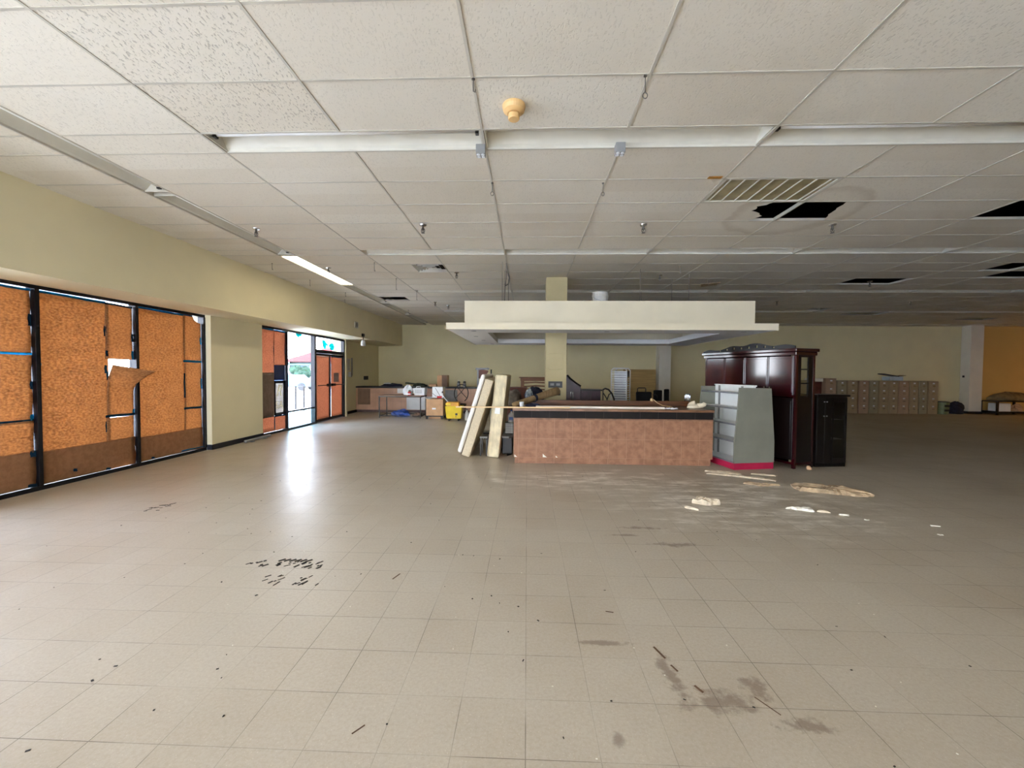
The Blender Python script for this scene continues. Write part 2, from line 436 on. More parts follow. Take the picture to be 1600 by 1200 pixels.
for n_,x in enumerate(xs[:-1]+[-4.10,-4.41]):
    cuts = [YN]+([v for ab in lightrows if ab[0]>3 for v in ab] if (n_%2==1 and x>LX) else [])+[YB]
    for k in range(0,len(cuts),2):
        if cuts[k+1]>cuts[k]: g.box(x-.010,x+.010,cuts[k],cuts[k+1],zt,CH+.035)
for (a,b) in rows+lightrows:
    for (x0,x1) in ((-5.45,-4.41),(-4.10,LX),(LX,XR)): g.box(x0,x1,a-.009,a+.009,zt+.001,CH+.03)
g.build('ceiling_grid',GRID,ceil_o)
for (a,b) in lightrows: pass
struct(MB().box(-6.7,XR+.2,YN-.2,YB+.2,4.5,4.6).build('roof_deck',DARK))
# left wall with soffit, pillar and far return
wl = MB()
wl.add([(-5.45,YN,2.53),(-5.45,YB,2.69),(-5.45,YB,CH+.9),(-5.45,YN,CH+.9),(-6.5,YN,2.63),(-6.5,YB,2.66),(-6.7,YB,CH+.9),(-6.7,YN,CH+.9)],
       [(0,3,2,1),(0,1,5,4),(4,5,6,7),(3,7,6,2),(0,4,7,3),(1,2,6,5)])
wl.box(-6.5,-6.15,7.80,9.35,0,2.66)
wl.box(-6.5,-6.2,13.88,13.97,0,2.68)
wl.box(-6.5,-6.25,YN,-7.95,0,2.66)
struct(wl.build('wall_left',WALLS))
struct(MB().box(-6.7,XR+.2,YB,YB+.15,0,CH+.9).box(-6.70,-6.5,13.95,YB,0,2.7).build('wall_back',WALL))
struct(MB().box(18.25,XR+.1,YB-.02,YB,0,CH+.02).build('wall_glow_1',WALLGLOW))  # thin overlay on the back wall, orange glow painted into its colour
struct(MB().box(XR,XR+.15,YN,YB,0,CH+.9).build('wall_right',WALLGLOW))
struct(MB().box(2.61,XR+.2,YN-.15,YN,0,CH+.9).box(-6.7,2.61,YN-.15,YN,2.72,CH+.9).build('wall_front',WALL))
struct(MB().box(-6.15,-6.14,7.79,9.36,0,.10).box(-6.25,-6.14,7.79,7.80,0,.10).box(-6.5,-6.49,13.97,YB,0,.10).box(-6.5,-6.19,13.97,13.98,0,.10).build('baseboard_left',BASEB))
struct(MB().box(-1.8,5.3,YB-.012,YB,0,.1).box(18.6,XR,YB-.034,YB-.022,0,.1).build('baseboard_back',BASEB))
# column by the counter
c1 = struct(MB().box(.40,.845,8.87,9.30,0,4.5).build('column',COLP,bevel=.004))
MB().box(.47,.76,8.860,8.87,1.62,1.97).build('patch_panel',COLP,c1,bevel=.003)
MB().box(.52,.74,8.862,8.87,1.42,1.50).box(.52,.74,8.864,8.87,1.38,1.40).build('grille',COLP,c1)
f_ = MB().box(.46,.76,8.858,8.869,1.235,1.37).build('outlet_plate',BLACKPL,c1)
MB().box(.50,.58,8.852,8.858,1.28,1.33).box(.63,.71,8.852,8.858,1.28,1.33).build('socket',GREYPL,f_)
MB().box(.62,.72,8.850,8.869,1.07,1.18).build('junction_box',BLACKPL,c1)
c2 = struct(MB().box(5.50,5.98,17.36,YB,0,CH+.02).build('column',WHITEP,bevel=.004))
c3 = struct(MB().box(18.0,18.5,17.40,YB-.02,0,CH+.02).build('column',WHITEP,bevel=.004))
MB().box(17.985,18.515,17.385,17.41,0,.10).box(17.985,18.0,17.385,17.77,0,.10).build('base_trim',BASEB,c3)
MB().box(17.99,18.0,17.6,17.68,1.48,1.56).build('switch_plate',BLACKPL,c3)

# ------------------------------------------------------------------ ceiling fixtures
REFL = mat('white_enamel',(210,206,192),.35,.04,4)
LENS_ON = emit('lit_lens',(255,240,206),7.0)
LENS_WARM = emit('lit_lens_warm',(255,176,70),16.0)
SOCK = mat('socket_dark',(52,52,50),.5,.1,5)
TUBE = mat('dead_tube',(236,236,232),.25,.02,3)
def make_fixture(name,label,kind,loc,L=2.40,rz=0,group='recessed strip lights'):
    t = thing(name,label,'ceiling light',loc,rz,group)
    prof = [(-.150,0),(-.150,.014),(-.125,.03),(-.06,.105),(.06,.105),(.125,.03),(.150,.014),(.150,0)]
    m = MB(); n=len(prof)
    vs=[(-L/2,y,z) for y,z in prof]+[(L/2,y,z) for y,z in prof]
    m.add(vs,[(i,i+1,n+i+1,n+i) for i in range(n-1)])
    m.build('reflector',REFL,t,local=True,solid=.004)
    for s in (-1,1):
        MB().box(s*L/2-.006,s*L/2+.006,-.148,.148,.004,.108).build('end_plate',REFL,t,local=True)
    if kind in ('tube','tube2'):
        for y in ((-.05,) if kind=='tube' else (-.05,.05)):
            tb = MB().tube([(-L/2+.05,y,.052),(L/2-.05,y,.052)],.019,10).build('tube',TUBE,t,smooth=True,local=True)
            for s in (-1,1): MB().box(s*(L/2-.035)-.014,s*(L/2-.035)+.014,y-.02,y+.02,.02,.10).build('socket',SOCK,tb,local=True)
    if kind=='lit': MB().box(-L/2+.02,L/2-.02,-.135,.135,.006,.012).build('diffuser',LENS_ON,t,local=True)
    if kind=='warm': MB().box(-L/2+.02,L/2-.02,-.135,.135,.006,.012).build('diffuser',LENS_WARM,t,local=True)
    return t
protos={}
def fixture(kind,x,y,label,rz=0):
    if kind not in protos:
        protos[kind]=make_fixture('strip_light',label,kind,(x,y,CH),rz=rz); return protos[kind]
    return dup(protos[kind],(x,y,CH),label,rz)
rowname={3.503:'nearest',6.866:'second-nearest',10.229:'third-nearest',13.592:'fourth-nearest',16.955:'farthest'}
for (a,b) in lightrows:
    nm=[v for k,v in rowname.items() if near(k,a)]
    n = {'nearest':4,'second-nearest':6,'third-nearest':8,'fourth-nearest':11,'farthest':10}[nm[0]] if nm else (1 if near(a,-3.223) else 0)
    for i in range(n):
        x = LX+1.2192+2.4384*i
        if x>XR-1.2: break
        if nm:
            k = 'tube' if (nm[0]=='nearest' and i in (0,2)) else ('warm' if nm[0]=='fourth-nearest' and i==10 else 'bare')
            lab = '%s white trough light from the window end of the %s ceiling row'%(ORD[i],nm[0])
            if nm[0]=='nearest' and i==0: lab='white trough light with a dead tube at window end of the nearest row'
            if nm[0]=='nearest' and i==1: lab='tubeless white trough light in the middle of the nearest ceiling row'
            if nm[0]=='nearest' and i==2: lab='dim trough light right of the tubeless one, nearest ceiling row'
            fixture(k,x,(a+.3155/2),lab)
        else:
            on = (near(a,-3.223) and i in (0,))  # unseen fixture behind the camera, added to light the front faces
            fixture('lit' if on else 'bare',x,(a+.3155/2),'unseen lit trough light added behind the camera to brighten the room')
ys=[3.43,5.945,8.45,10.955,13.46,15.96]
for i,y in enumerate(ys):
    lit = i==2
    lab = 'glowing warm white strip light above the papered windows' if lit else 'unlit strip light, %s from the near end of the line along window soffit'%ORD[i]
    fixture('lit' if lit else 'tube',-4.255,y,lab,PI/2)
# ceiling pieces between 8ft strips sit behind the housings
t=thing('panel_light','yellowed lensed ceiling panel light with slanting fins beside the burst tile','ceiling light',(2.6516,4.733,CH))
MB().box(-.595,.595,-.29,.29,.01,.02).build('lens',mat('yellowed_lens',(150,138,100),.4,.25,5),t,local=True)
f=MB()
f.box(-.60,.60,-.297,-.275,-.004,.03).box(-.60,.60,.275,.297,-.004,.03).box(-.60,-.57,-.297,.297,-.004,.03).box(.57,.60,-.297,.297,-.004,.03)
f.build('frame',REFL,t,local=True)
for i in range(8): MB().box(-.52+.148*i-.004,-.52+.148*i+.004,-.275,.275,-.002,.02).build('fin',REFL,t,local=True)
def diffuser(name,label,x,y,s=.30,mt=OFFW):
    t=thing(name,label,'air vent',(x,y,CH),0,'square air vents')
    for k,q in enumerate((1,.72,.46,.22)):
        a=s*q; m=MB(); z=-.008-.002*k
        m.add([(-a,-a,z),(a,-a,z),(a,a,z),(-a,a,z),(-a+.04,-a+.04,z+.05),(a-.04,-a+.04,z+.05),(a-.04,a-.04,z+.05),(-a+.04,a-.04,z+.05)],
              [(0,1,5,4),(1,2,6,5),(2,3,7,6),(3,0,4,7)])
        m.build('louvre_ring',mt,t,local=True,solid=.004)
    MB().box(-s,s,-s,s,.05,.06).build('duct_plate',DARK,t,local=True)
    return t
diffuser('air_vent','square white louvred air vent over the carpeted front, left of canopy'.replace('over the carpeted front, ','in ceiling '),-1.92,8.09)
d0=diffuser('air_vent','dark square air vent in ceiling just left of canopy, behind the nearer vent',-1.55,13.0,.3,GREYPL)
# little ceiling devices
t=thing('smoke_detector','yellowed round smoke detector on the nearest ceiling tiles','smoke detector',(-.117,3.20,CH))
MB().lathe((0,0,0),[(.088,0),(.088,-.02),(.08,-.045),(.05,-.062)],28).build('base',SMOKE,t,smooth=False,local=True,bevel=.003)
MB().lathe((0,0,0),[(.034,-.062),(.042,-.066),(.045,-.10),(.04,-.108)],24).build('sensor_head',SMOKE,t,local=True,bevel=.003)
for x,lab in ((-.432,'small grey four-lamp box under ceiling, the left one of two'),(.812,'small grey four-lamp box under ceiling, the right one of two')):
    t=thing('lamp_box',lab,'ceiling light',(x,3.76,CH),0,'grey four-lamp boxes')
    MB().box(-.042,.042,-.042,.042,-.085,0).build('housing',GREYPL,t,local=True,bevel=.004)
    for i in (-1,1):
        for j in (-1,1): MB().lathe((i*.02,j*.02,-.085),[(.016,0),(.016,-.004),(.011,-.006)],14).build('lens',WHITEPL,t,local=True)
def sprinkler(x,y,label,proto=[None]):
    if proto[0] is None:
        t=thing('sprinkler',label,'sprinkler',(x,y,CH),0,'ceiling sprinklers')
        MB().lathe((0,0,0),[(.05,0),(.045,-.012),(.016,-.02)],18).build('escutcheon',CHROME,t,local=True)
        MB().lathe((0,0,0),[(.014,-.02),(.014,-.05),(.022,-.055),(.022,-.065),(.008,-.07),(.008,-.09)],12).tube([(-.02,0,-.06),(-.024,0,-.09),(0,0,-.11)],.005,6).tube([(.02,0,-.06),(.024,0,-.09),(0,0,-.11)],.005,6).build('head',HOOKM,t,local=True)
        MB().lathe((0,0,0),[(.004,-.108),(.026,-.112),(.026,-.115)],14).build('deflector',HOOKM,t,local=True)
        proto[0]=t
    else: dup(proto[0],(x,y,CH),label)
for x,y,l in ((-3.905,5.83,'chrome sprinkler head beside the window-side strip lights, nearest of these'),(-1.46,5.72,'sprinkler head in front of the left air vent'),
    (1.58,5.76,'sprinkler head over the front of the canopy'),(4.13,5.80,'sprinkler head beside the burst ceiling tile'),
    (-3.93,8.03,'small sprinkler head beside the glowing strip light'),(-1.46,8.45,'sprinkler head right beside the square air vent'),
    (2.74,8.71,'sprinkler head above the canopy, right of its bucket'),(-2.70,12.0,'sprinkler head between canopy and window-side strip lights'),
    (7.45,9.30,'sprinkler head hanging in the missing-tile opening'),(6.98,11.85,'far sprinkler head right of the canopy top'),
    (10.5,11.73,'far sprinkler head near the ceiling holes at right'),(-2.43,12.6,'sprinkler head nearest the canopy left end')):
    sprinkler(x,y,l)
def hook(x,y,L,label,loop=False):
    m=MB().tube([(x,y,CH-.004),(x,y,CH-L)],.0035,6)
    m.lathe((x,y,CH-.012),[(.012,0),(.012,.008)],8)
    if loop:
        m.tube([(x+.016*math.sin(a*PI/6),y,CH-L-.02+.02*math.cos(a*PI/6)) for a in range(13)],.003,6)
    else: m.tube([(x,y,CH-L),(x+.012,y,CH-L-.008),(x+.016,y,CH-L+.012)],.003,6)
    tag(m.build('ceiling_hook',HOOKM,at=(x,y,CH)),label,'hook','ceiling hooks and wires')
for x,y,L,l,lp in ((-.391,4.47,.10,'wire hook on the ceiling bar behind left grey lamp box',True),(.798,4.50,.10,'wire hook on the ceiling bar behind right grey lamp box',True),
    (-.389,2.90,.09,'dark hook in ceiling bar left of the smoke detector',False),(.792,2.90,.12,'wire hook with loop right of the smoke detector',True),
    (-4.85,7.69,.12,'thin hook between window soffit and glowing strip light, nearest of three',False),(-4.87,9.09,.14,'thin hook near the far end of the glowing strip light',False),
    (-4.72,10.56,.10,'thin hook past the glowing strip light',False),(-5.2,11.59,.08,'small hook close to the window soffit',False),
    (-2.872,7.66,.16,'hanging wire on ceiling bar just left of square vent',False),(-2.881,8.97,.24,'longest hanging wire, behind the square vent',False),
    (-2.813,10.39,.22,'hanging wire before the far strip light row at left',False),(-3.93,13.5,.10,'hook near back wall by the window-side strip lights',False),
    (2.9,8.0,.12,'hook in ceiling above canopy middle',False),(3.9,9.1,.12,'hook in ceiling above canopy right end',False)):
    hook(x,y,L,l,lp)
tag(MB().box(1.86,2.0,4.37,4.42,CH-.009,CH-.005).build('ceiling_tag',TAGM,at=(1.93,4.39,CH)),'small amber tag stuck to ceiling beside the yellowed panel light','tag')

# ------------------------------------------------------------------ canopy
zb,zs,zu=2.289,2.395,2.83
t=thing('canopy','cream suspended canopy with open white underside hanging over the tiled counter','canopy',(-1.376,7.0,zb))
m=MB()
X0,X1,Y0,Y1=-1.376,4.148,7.0,10.95
x0,x1,y0,y1=-.735,3.487,7.62,10.29
m.box(X0,X1,Y0,y0,zb,zs).box(X0,X1,y1,Y1,zb,zs).box(X0,x0,y0,y1,zb,zs).box(x1,X1,y0,y1,zb,zs)
m.build('slab',CANOPYW,t)
m=MB().box(X0-.004,X1+.004,Y0-.012,Y0-.001,zb-.004,zs+.002).box(X0-.012,X0-.001,Y0-.012,Y1,zb-.004,zs+.002).box(X1+.001,X1+.012,Y0-.012,Y1,zb-.004,zs+.002).build('fascia',CANOPY,t)
a0,a1,b0,b1=-1.124,3.965,7.35,10.62
m=MB().box(a0,a1,b0,b0+.06,zs+.012,zu).box(a0,a1,b1-.06,b1,zs+.003,zu).box(a0,a0+.06,b0+.061,b1-.061,zs+.003,zu).box(a1-.06,a1,b0+.061,b1-.061,zs+.003,zu)
m.build('upper_box',CANOPY,t)
MB().box(a0+.062,a1-.062,b0+.062,8.85,zu-.05,zu-.012).box(a0+.062,a1-.062,9.32,b1-.062,zu-.05,zu-.012).box(a0+.062,.38,8.851,9.319,zu-.05,zu-.012).box(.865,a1-.062,8.851,9.319,zu-.05,zu-.012).build('deck',COLP,t)
MB().box(1.35,3.9,b0-.002,b0+.02,zs+.002,zs+.011).build('gap_strip',DARK,t)
for (x,y) in ((-.95,7.3),(-1.05,8.4),(-1.0,9.4),(-.9,10.6),(1.4,7.31),(3.75,7.3),(3.9,9.3),(.9,10.6)):
    MB().lathe((x,y,zb-.006),[(.045,0),(.045,.004),(.03,.005)],18).build('downlight',GREYM,t)
for (x,y) in ((-.471,7.64),(-.42,8.98),(-.44,9.6),(3.113,9.06),(2.821,10.39),(3.30,8.6),(2.2,8.2),(-.46,8.3)):
    MB().tube([(x,y,zu-.012),(x,y,CH)],.004,6).build('suspension_wire',HOOKM,t)
t=thing('bucket','cream plastic bucket standing on top of the canopy, right of the column','bucket',(1.40,8.05,zu-.010))
MB().lathe((0,0,0),[(.125,0),(.15,.20),(.158,.20),(.158,.235),(.15,.24),(.15,.28),(.156,.285),(.15,.29)],24).build('body',OFFW,t,local=True)
MB().tube([(-.155,-.01,.22),(-.12,-.17,.14),(0,-.18,.10),(.12,-.17,.14),(.155,-.01,.22)],.004,6).build('handle',GREYM,t,local=True)
tag(MB().lathe((1.16,8.05,zu-.008),[(.05,0),(.055,.10),(.05,.12),(.03,.13)],14).tube([(1.10,8.05,zu+.11),(1.22,8.05,zu+.118)],.02,8).build('paint_pot',RUST,at=(1.16,8.05,zu)),'small rusty pot on top of the canopy beside the cream bucket','pot')
tag(MB().box(-.62,-.36,7.8,7.95,zu-.01,zu+.01).tube([(-.40,7.7,3.45),(-.37,7.7,3.40),(-.34,7.7,3.30),(-.36,7.7,3.2),(-.42,7.7,3.17)],.012,6).tube([(-.40,7.7,CH),(-.40,7.7,3.3),(-.42,7.7,3.17),(-.43,7.72,zu)],.008,6).build('cable',HOOKM,at=(-.4,7.7,zu)),'dark looped cable dropping from ceiling to the canopy, left of column','cable')
# torn ceiling piece near canopy right end
tag(MB().add([(3.85,9.35,3.55),(4.25,9.3,3.58),(4.3,9.6,3.585),(4.0,9.75,3.57)],[(0,1,2,3)]).build('torn_ceiling_flap',PLASTERB,solid=.012,at=(4.1,9.5,3.57)),'torn brown ceiling flap above the right end of the canopy','ceiling flap')

# ------------------------------------------------------------------ counter
t=thing('service_counter','brown tiled counter with black tile band under the canopy','counter',(-.22,7.0,0))
MB().box(-.20,3.11,7.03,7.86,0,.112).build('toe_kick',TAN_TILE,t)
fp=MB().box(-.22,3.13,7.0,7.86,.112,.757).build('front_panel',TAN_TILE,t,bevel=.003)
MB().box(-.225,3.133,6.992,7.865,.757,.785).build('pencil_trim',TRIMW,t,bevel=.006)
MB().box(-.22,3.13,7.0,7.86,.785,.905).build('black_tile_band',BLK_TILE,t)
MB().box(-.24,3.14,6.98,7.88,.905,.945).build('countertop',TOPW,t,bevel=.006)
MB().box(.18,3.06,7.86,7.90,.945,1.035).build('backboard',BOARDW,t,bevel=.003)
for (x,w) in ((-.205,.05),(.28,.07),(.50,.035)):
    MB().add([(x,6.998,.115),(x+w,6.998,.112),(x,6.998,.115+w*.8),(x,7.004,.115),(x+w,7.004,.112),(x,7.004,.115+w*.8)],[(0,1,2),(3,5,4),(0,3,4,1),(1,4,5,2),(2,5,3,0)]).build('chip',WHITEP,fp)
# things lying on the counter
tag(MB().rbox((-.24,7.05,.957),(1.96,.035,.022),0,-.002,.004).build('wood_lath',WOODL,bevel=.002,at=(-.24,7.05,.957)),'pale pine lath lying along the counter edge and sticking out left','lath')
tag(MB().rbox((1.26,7.17,.962),(2.2,.10,.032),0,.0,-.012).build('white_plank',WHITEB,bevel=.003,at=(1.26,7.17,.962)),'long whitish plank lying on the tiled counter','plank')
t=thing('rolled_rug','rolled tan rug tied with dark strap, lying slantwise across counter','rug',(-.2,7.3,.99))
p0=Vector((-.24,7.30,.985)); p1=Vector((.60,8.25,1.19))
pts=[p0+(p1-p0)*i/10 for i in range(11)]
m=MB(); m.tube(pts,.035,16,.085); m.build('roll',RUGM,t,smooth=True)
d=(p1-p0).normalized(); q=p0+(p1-p0)*.46
MB().tube([q-d*.03,q+d*.03],.068,16).build('strap',CLOTHB,t)
t=thing('paper_cup','white paper cup lying by the rolled rug at counter left end','cup',(-.09,7.22,.945))
MB().lathe((0,0,0),[(.030,0),(.042,.09),(.045,.095),(.038,.094),(.028,.01)],18).build('body',WHITEPL,t,smooth=False,local=True)
tag(MB().lump((.11,7.33,.946),(.12,.06,.035),3).build('dark_rag',CLOTHB,at=(.05,7.45,.945)),'dark crumpled rag on counter behind the white paper cup','rag')
m=MB()
m.lump((2.92,7.30,.947),(.13,.07,.05),5,16,10,.12)
m.tube([(2.86,7.32,.99),(2.88,7.33,1.02),(2.93,7.33,1.05),(2.95,7.33,1.055)],.042,10,.03)
m.tube([(2.98,7.30,.993),(3.06,7.30,1.0),(3.10,7.30,1.02),(3.115,7.30,1.045)],.045,10,.035)
tag(m.build('work_glove',RAG,smooth=True,at=(2.95,7.3,.945)),'crumpled cream work glove at right end of the tiled counter','glove')
m=MB()
for i,(x,y) in enumerate(((2.42,7.16),(2.50,7.12),(2.56,7.15),(2.47,7.2))): m.lump((x,y,.945),(.035,.02,.014),i+20,8,6,.3)
tag(m.build('paper_scrap',WHITEPL,at=(2.5,7.15,.945)),'torn white paper scraps at the plank end on the counter','paper')
m=MB().tube([(2.36,7.93,.98),(2.37,7.915,1.06),(2.40,7.86,1.06),(2.46,7.83,1.0),(2.52,7.7,.962),(2.62,7.5,.955)],.008,6)
m.lump((2.36,7.85,1.035),(.03,.02,.03),9,8,6,.2)
tag(m.build('power_cord',mat('tan_cord',(206,176,130),.6),at=(2.4,7.8,1.0)),'tan cord with white plug hung over the counter backboard','cord')

# ------------------------------------------------------------------ mattresses and tote
def mattress(name,label,xb,xt,zt_,wb,y0,L,matl,top):
    t=thing(name,label,'mattress',(xb,y0,0),0,'mattresses leaning by the counter')
    ang=math.atan2(xt-xb,zt_); H=math.hypot(xt-xb,zt_)
    # local frame: e up the lean, n to the right across the thickness
    e=Vector((math.sin(ang),0,math.cos(ang))); n=Vector((math.cos(ang),0,-math.sin(ang)))
    lift=wb*math.sin(ang)
    M=Matrix(((n.x,0,e.x,0),(0,1,0,0),(n.z,0,e.z,lift),(0,0,0,1)))
    MB().box(0,wb,0,L,.0,H,M).build('cover',matl,t,local=True,bevel=.03)
    for x in (.012,wb-.012):
        for y in (-.004,):
            MB().tube([M@Vector((x,y,.02)),M@Vector((x,y,H-.02))],.007,6).build('piping',MATT_P if top and x<.1 else MATT_C,t,local=True)
    if top:
        MB().box(-.075,.0,.01,L-.01,.03,H+.06,M).build('pillow_top',MATT_W,t,local=True,bevel=.035)
    return t,M
mattress('mattress','cream mattress with white pillow top leaning furthest left of the counter',-1.20,-.765,1.40,.172,7.40,1.85,MATT_C,True)
t,M_=mattress('mattress','quilted cream mattress stood almost upright nearest the counter left end',-.72,-.565,1.50,.218,7.40,1.85,MATT_Q,False)
MB().box(.06,.15,-.006,0,.80,.92,M_).build('care_label',WHITEPL,t,local=True)
t=thing('storage_tote','black tote with grey lid on floor between mattress and counter','tote',(-.36,7.62,0))
MB().prism([(-.28,7.75),(-.36,7.62),(-.37,8.9),(-.28,8.9)],0,.02).build('skid',BLACKPL,t)
MB().box(-.455,-.27,7.72,8.9,.02,.32).build('body',BLACKPL,t,bevel=.01)
MB().prism([(-.465,7.66),(-.33,7.66),(-.26,7.80),(-.26,8.95),(-.465,8.95)],.322,.36).build('lid',GREYPL,t,bevel=.006)
t=thing('step_stool','grey topped low stool on floor between the two leaning mattresses','stool',(-.85,7.7,0))
MB().box(-.865,-.725,7.55,7.9,.335,.365).build('seat',GREYPL,t,bevel=.004)
for (x,y) in ((-.85,7.57),(-.74,7.57),(-.85,7.87),(-.74,7.87)): MB().box(x-.01,x+.01,y-.01,y+.01,0,.335).build('leg',BLACKPL,t)
t=thing('wire_crate','white gridded crate standing on the grey lidded tote','crate',(-.34,8.1,.36))
MB().box(-.42,-.265,8.05,8.40,.362,.56).build('body',OFFW,t,bevel=.004)
g=MB()
for i in range(4): g.box(-.405+.04*i,-.40+.04*i,8.044,8.05,.37,.555)
for i in range(4): g.box(-.42,-.26,8.044,8.05,.40+.045*i,.404+.045*i)
g.build('grid_front',GREYPL,t)
t=thing('plastic_jug','white plastic jug standing on the white gridded crate','jug',(-.31,8.2,.562))
MB().lathe((0,0,0),[(.06,0),(.065,.02),(.065,.13),(.05,.17),(.02,.20),(.02,.22)],16).build('body',WHITEPL,t,local=True,smooth=True)
MB().lathe((0,0,0),[(.022,.222),(.022,.245)],12).build('cap',mat('blue_cap',(50,90,170),.4),t,local=True)
MB().box(-.04,.04,-.068,-.064,.05,.11).build('print',mat('blue_print',(70,100,160),.5),t,local=True)

# ------------------------------------------------------------------ behind the counter
t=thing('dark_stand','dark wooden stand with reddish triangular flap rising behind left mattress','stand',(-1.25,10.5,0))
MB().box(-1.275,-1.235,10.48,10.52,0,1.66).build('post',MAHOGD,t)
MB().prism([(-1.235,1.40),(-1.12,1.36),(-.985,1.58),(-1.0,1.60),(-1.235,1.64)],10.49,10.51,'y').build('flap',REDW,t)
MB().box(-1.31,-.97,10.46,10.54,1.62,1.665).build('top_rail',MAHOGD,t)
MB().box(-1.6,-.95,10.3,10.7,0,.04).build('foot',MAHOGD,t)
t=thing('broom','white broom handle with black tip standing behind the mattresses','broom',(-.83,9.5,0))
MB().tube([(-.83,9.55,.14),(-.83,9.5,1.52)],.012,8).build('handle',WHITEPL,t)
MB().tube([(-.83,9.5,1.52),(-.83,9.5,1.62)],.017,8).build('grip',BLACKPL,t)
MB().box(-1.0,-.66,9.5,9.6,0,.14).build('head',BLACKF,t)
t=thing('headboard','brown slatted bed headboard standing behind counter, left of column','headboard',(.15,12.0,0))
MB().box(-.19,.70,11.97,12.05,1.31,1.40).build('top_rail',BROWNW,t,bevel=.006)
MB().box(-.23,.74,11.95,12.07,1.40,1.425).build('cap',BROWNW,t,bevel=.006)
for x in (-.16,.62): MB().box(x-.02,x+.08,11.97,12.05,0,1.31).build('post',BROWNW,t)
for i in range(3):
    zz=1.245-.10*i
    MB().prism([(-.09,zz-.012),(.25,zz+.01),(.63,zz-.01),(.63,zz+.03),(.25,zz+.045),(-.09,zz+.02)],12.0,12.03,'y').build('curved_slat',BROWNW,t)
t=thing('dresser','reddish brown dresser standing behind the counter left end','dresser',(-.30,10.4,0))
MB().box(-.52,-.02,10.5,11.0,0,1.14).build('body',REDW,t,bevel=.005)
MB().box(-.55,.01,10.46,11.04,1.14,1.17).build('top',REDW,t,bevel=.006)
for i in range(4):
    dr=MB().box(-.49,-.05,10.485,10.5,.10+.25*i,.32+.25*i).build('drawer',REDW,t,bevel=.004)
    MB().lathe((0,0,0),[(.0,0),(.02,0),(.02,.02),(.0,.02)],10,Matrix.Translation((-.27,10.485,.21+.25*i))@Matrix.Rotation(PI/2,4,'X')).build('knob',HOOKM,dr)
tag(MB().lump((-.30,10.25,.88),(.16,.10,.22),31,16,10,.14,False).tube([(-.30,10.25,0),(-.30,10.25,.75)],.05,8).build('stuffed_sack',CLOTHG,at=(-.3,10.25,0)),'grey bundled sack standing against the reddish dresser','sack')
t=thing('board_panel','plain tan board panel standing right of the reddish dresser','board',(.10,10.3,0))
MB().box(.005,.13,10.3,10.34,0,1.17).build('panel',PLY,t)
t=thing('clothes_bundle','bundle of navy and blue striped bedding heaped before the brown headboard','bedding',(.2,9.9,0))
MB().box(-.02,.42,9.65,10.15,0,.86).build('carton',CARDD,t)
MB().lump((.20,9.9,.86),(.24,.2,.20),41,18,10,.13).build('navy_quilt',CLOTHB,t,smooth=True)
MB().lump((.06,9.72,.93),(.10,.07,.16),42,14,9,.08).build('striped_pillow',STRIPE,t,smooth=True)
# plum headboard
t=thing('plum_headboard','dark plum carved bed end leaning behind the counter, right of column','headboard',(1.0,10.0,0))
MB().prism([(.93,0),(1.30,0),(1.30,1.24),(1.22,1.30),(1.06,1.42),(.99,1.51),(.93,1.50)],9.98,10.06,'y').build('panel',PURPLE,t,bevel=.008)
MB().tube([(.97,9.97,1.50),(1.05,9.97,1.415),(1.2,9.97,1.30),(1.30,9.97,1.235)],.022,8).build('moulding',MAHOGD,t)
for x in (1.06,1.11): MB().box(x-.008,x+.008,9.965,9.98,.8,1.10).build('chrome_glint',CHROME,t)  # chrome strips put in as glints on the dark panel
t=thing('sideboard','dark plum sideboard behind the counter between column and white rack','sideboard',(1.55,10.3,0))
MB().box(1.32,1.80,10.1,10.5,0,1.12).build('body',PURPLE,t,bevel=.006)
MB().box(1.30,1.84,10.08,10.52,1.12,1.155).build('top',MAHOGD,t,bevel=.006)
for i in (0,1):
    dd=MB().box(1.33+.235*i,1.555+.235*i,10.085,10.1,.1,1.08).build('door',PURPLE,t,bevel=.004)
    MB().lathe((0,0,0),[(.0,0),(.014,0),(.014,.02),(.0,.02)],10,Matrix.Translation((1.535+.05*i,10.085,.7))@Matrix.Rotation(PI/2,4,'X')).build('knob',HOOKM,dd)
def hoop_chair(name,label,x,y,rz,parts_mat=BLACKM,R_=.26,zc=.83,group=None):
    t=thing(name,label,'chair',(x,y,0),rz,group)
    pts=[(R_*.92*math.sin(a),.20+.05*math.cos(a),zc+R_*1.15*math.cos(a)) for a in [(-2.6+5.2*i/24) for i in range(25)]]
    MB().tube(pts,.016,8).build('back_hoop',parts_mat,t,smooth=True,local=True)
    MB().tube([(-.19,.20,zc-.16),(-.02,.21,zc+.02),(.14,.21,zc+.22)],.011,6).tube([(.19,.20,zc-.16),(.02,.21,zc+.02),(-.14,.21,zc+.22)],.011,6).build('cross_brace',parts_mat,t,local=True)
    MB().lathe((0,0,.43),[(.19,0),(.21,.015),(.21,.045),(.18,.06)],20).build('seat',BLACKF,t,local=True)
    for i,(sx,sy) in enumerate(((-1,-1),(1,-1),(-1,1),(1,1))):
        MB().tube([(sx*.14,sy*.14,.44),(sx*.21,sy*.21,0)],.014,8).build('leg',parts_mat,t,local=True)
    MB().tube([(.14*math.cos(k*PI/8),.14*math.sin(k*PI/8),.2) for k in range(17)],.008,6).build('foot_ring',parts_mat,t,local=True)
    return t
t=thing('curved_arm_chair','black chair with arched arm behind the counter, left of white rack','chair',(1.95,9.9,0))
MB().tube([(1.80,9.85,1.155),(1.86,9.85,1.19),(1.94,9.85,1.165),(2.02,9.85,1.07),(2.07,9.85,.95),(2.09,9.85,.80),(2.09,9.85,0)],.02,8).build('arched_arm',BLACKM,t,smooth=True)
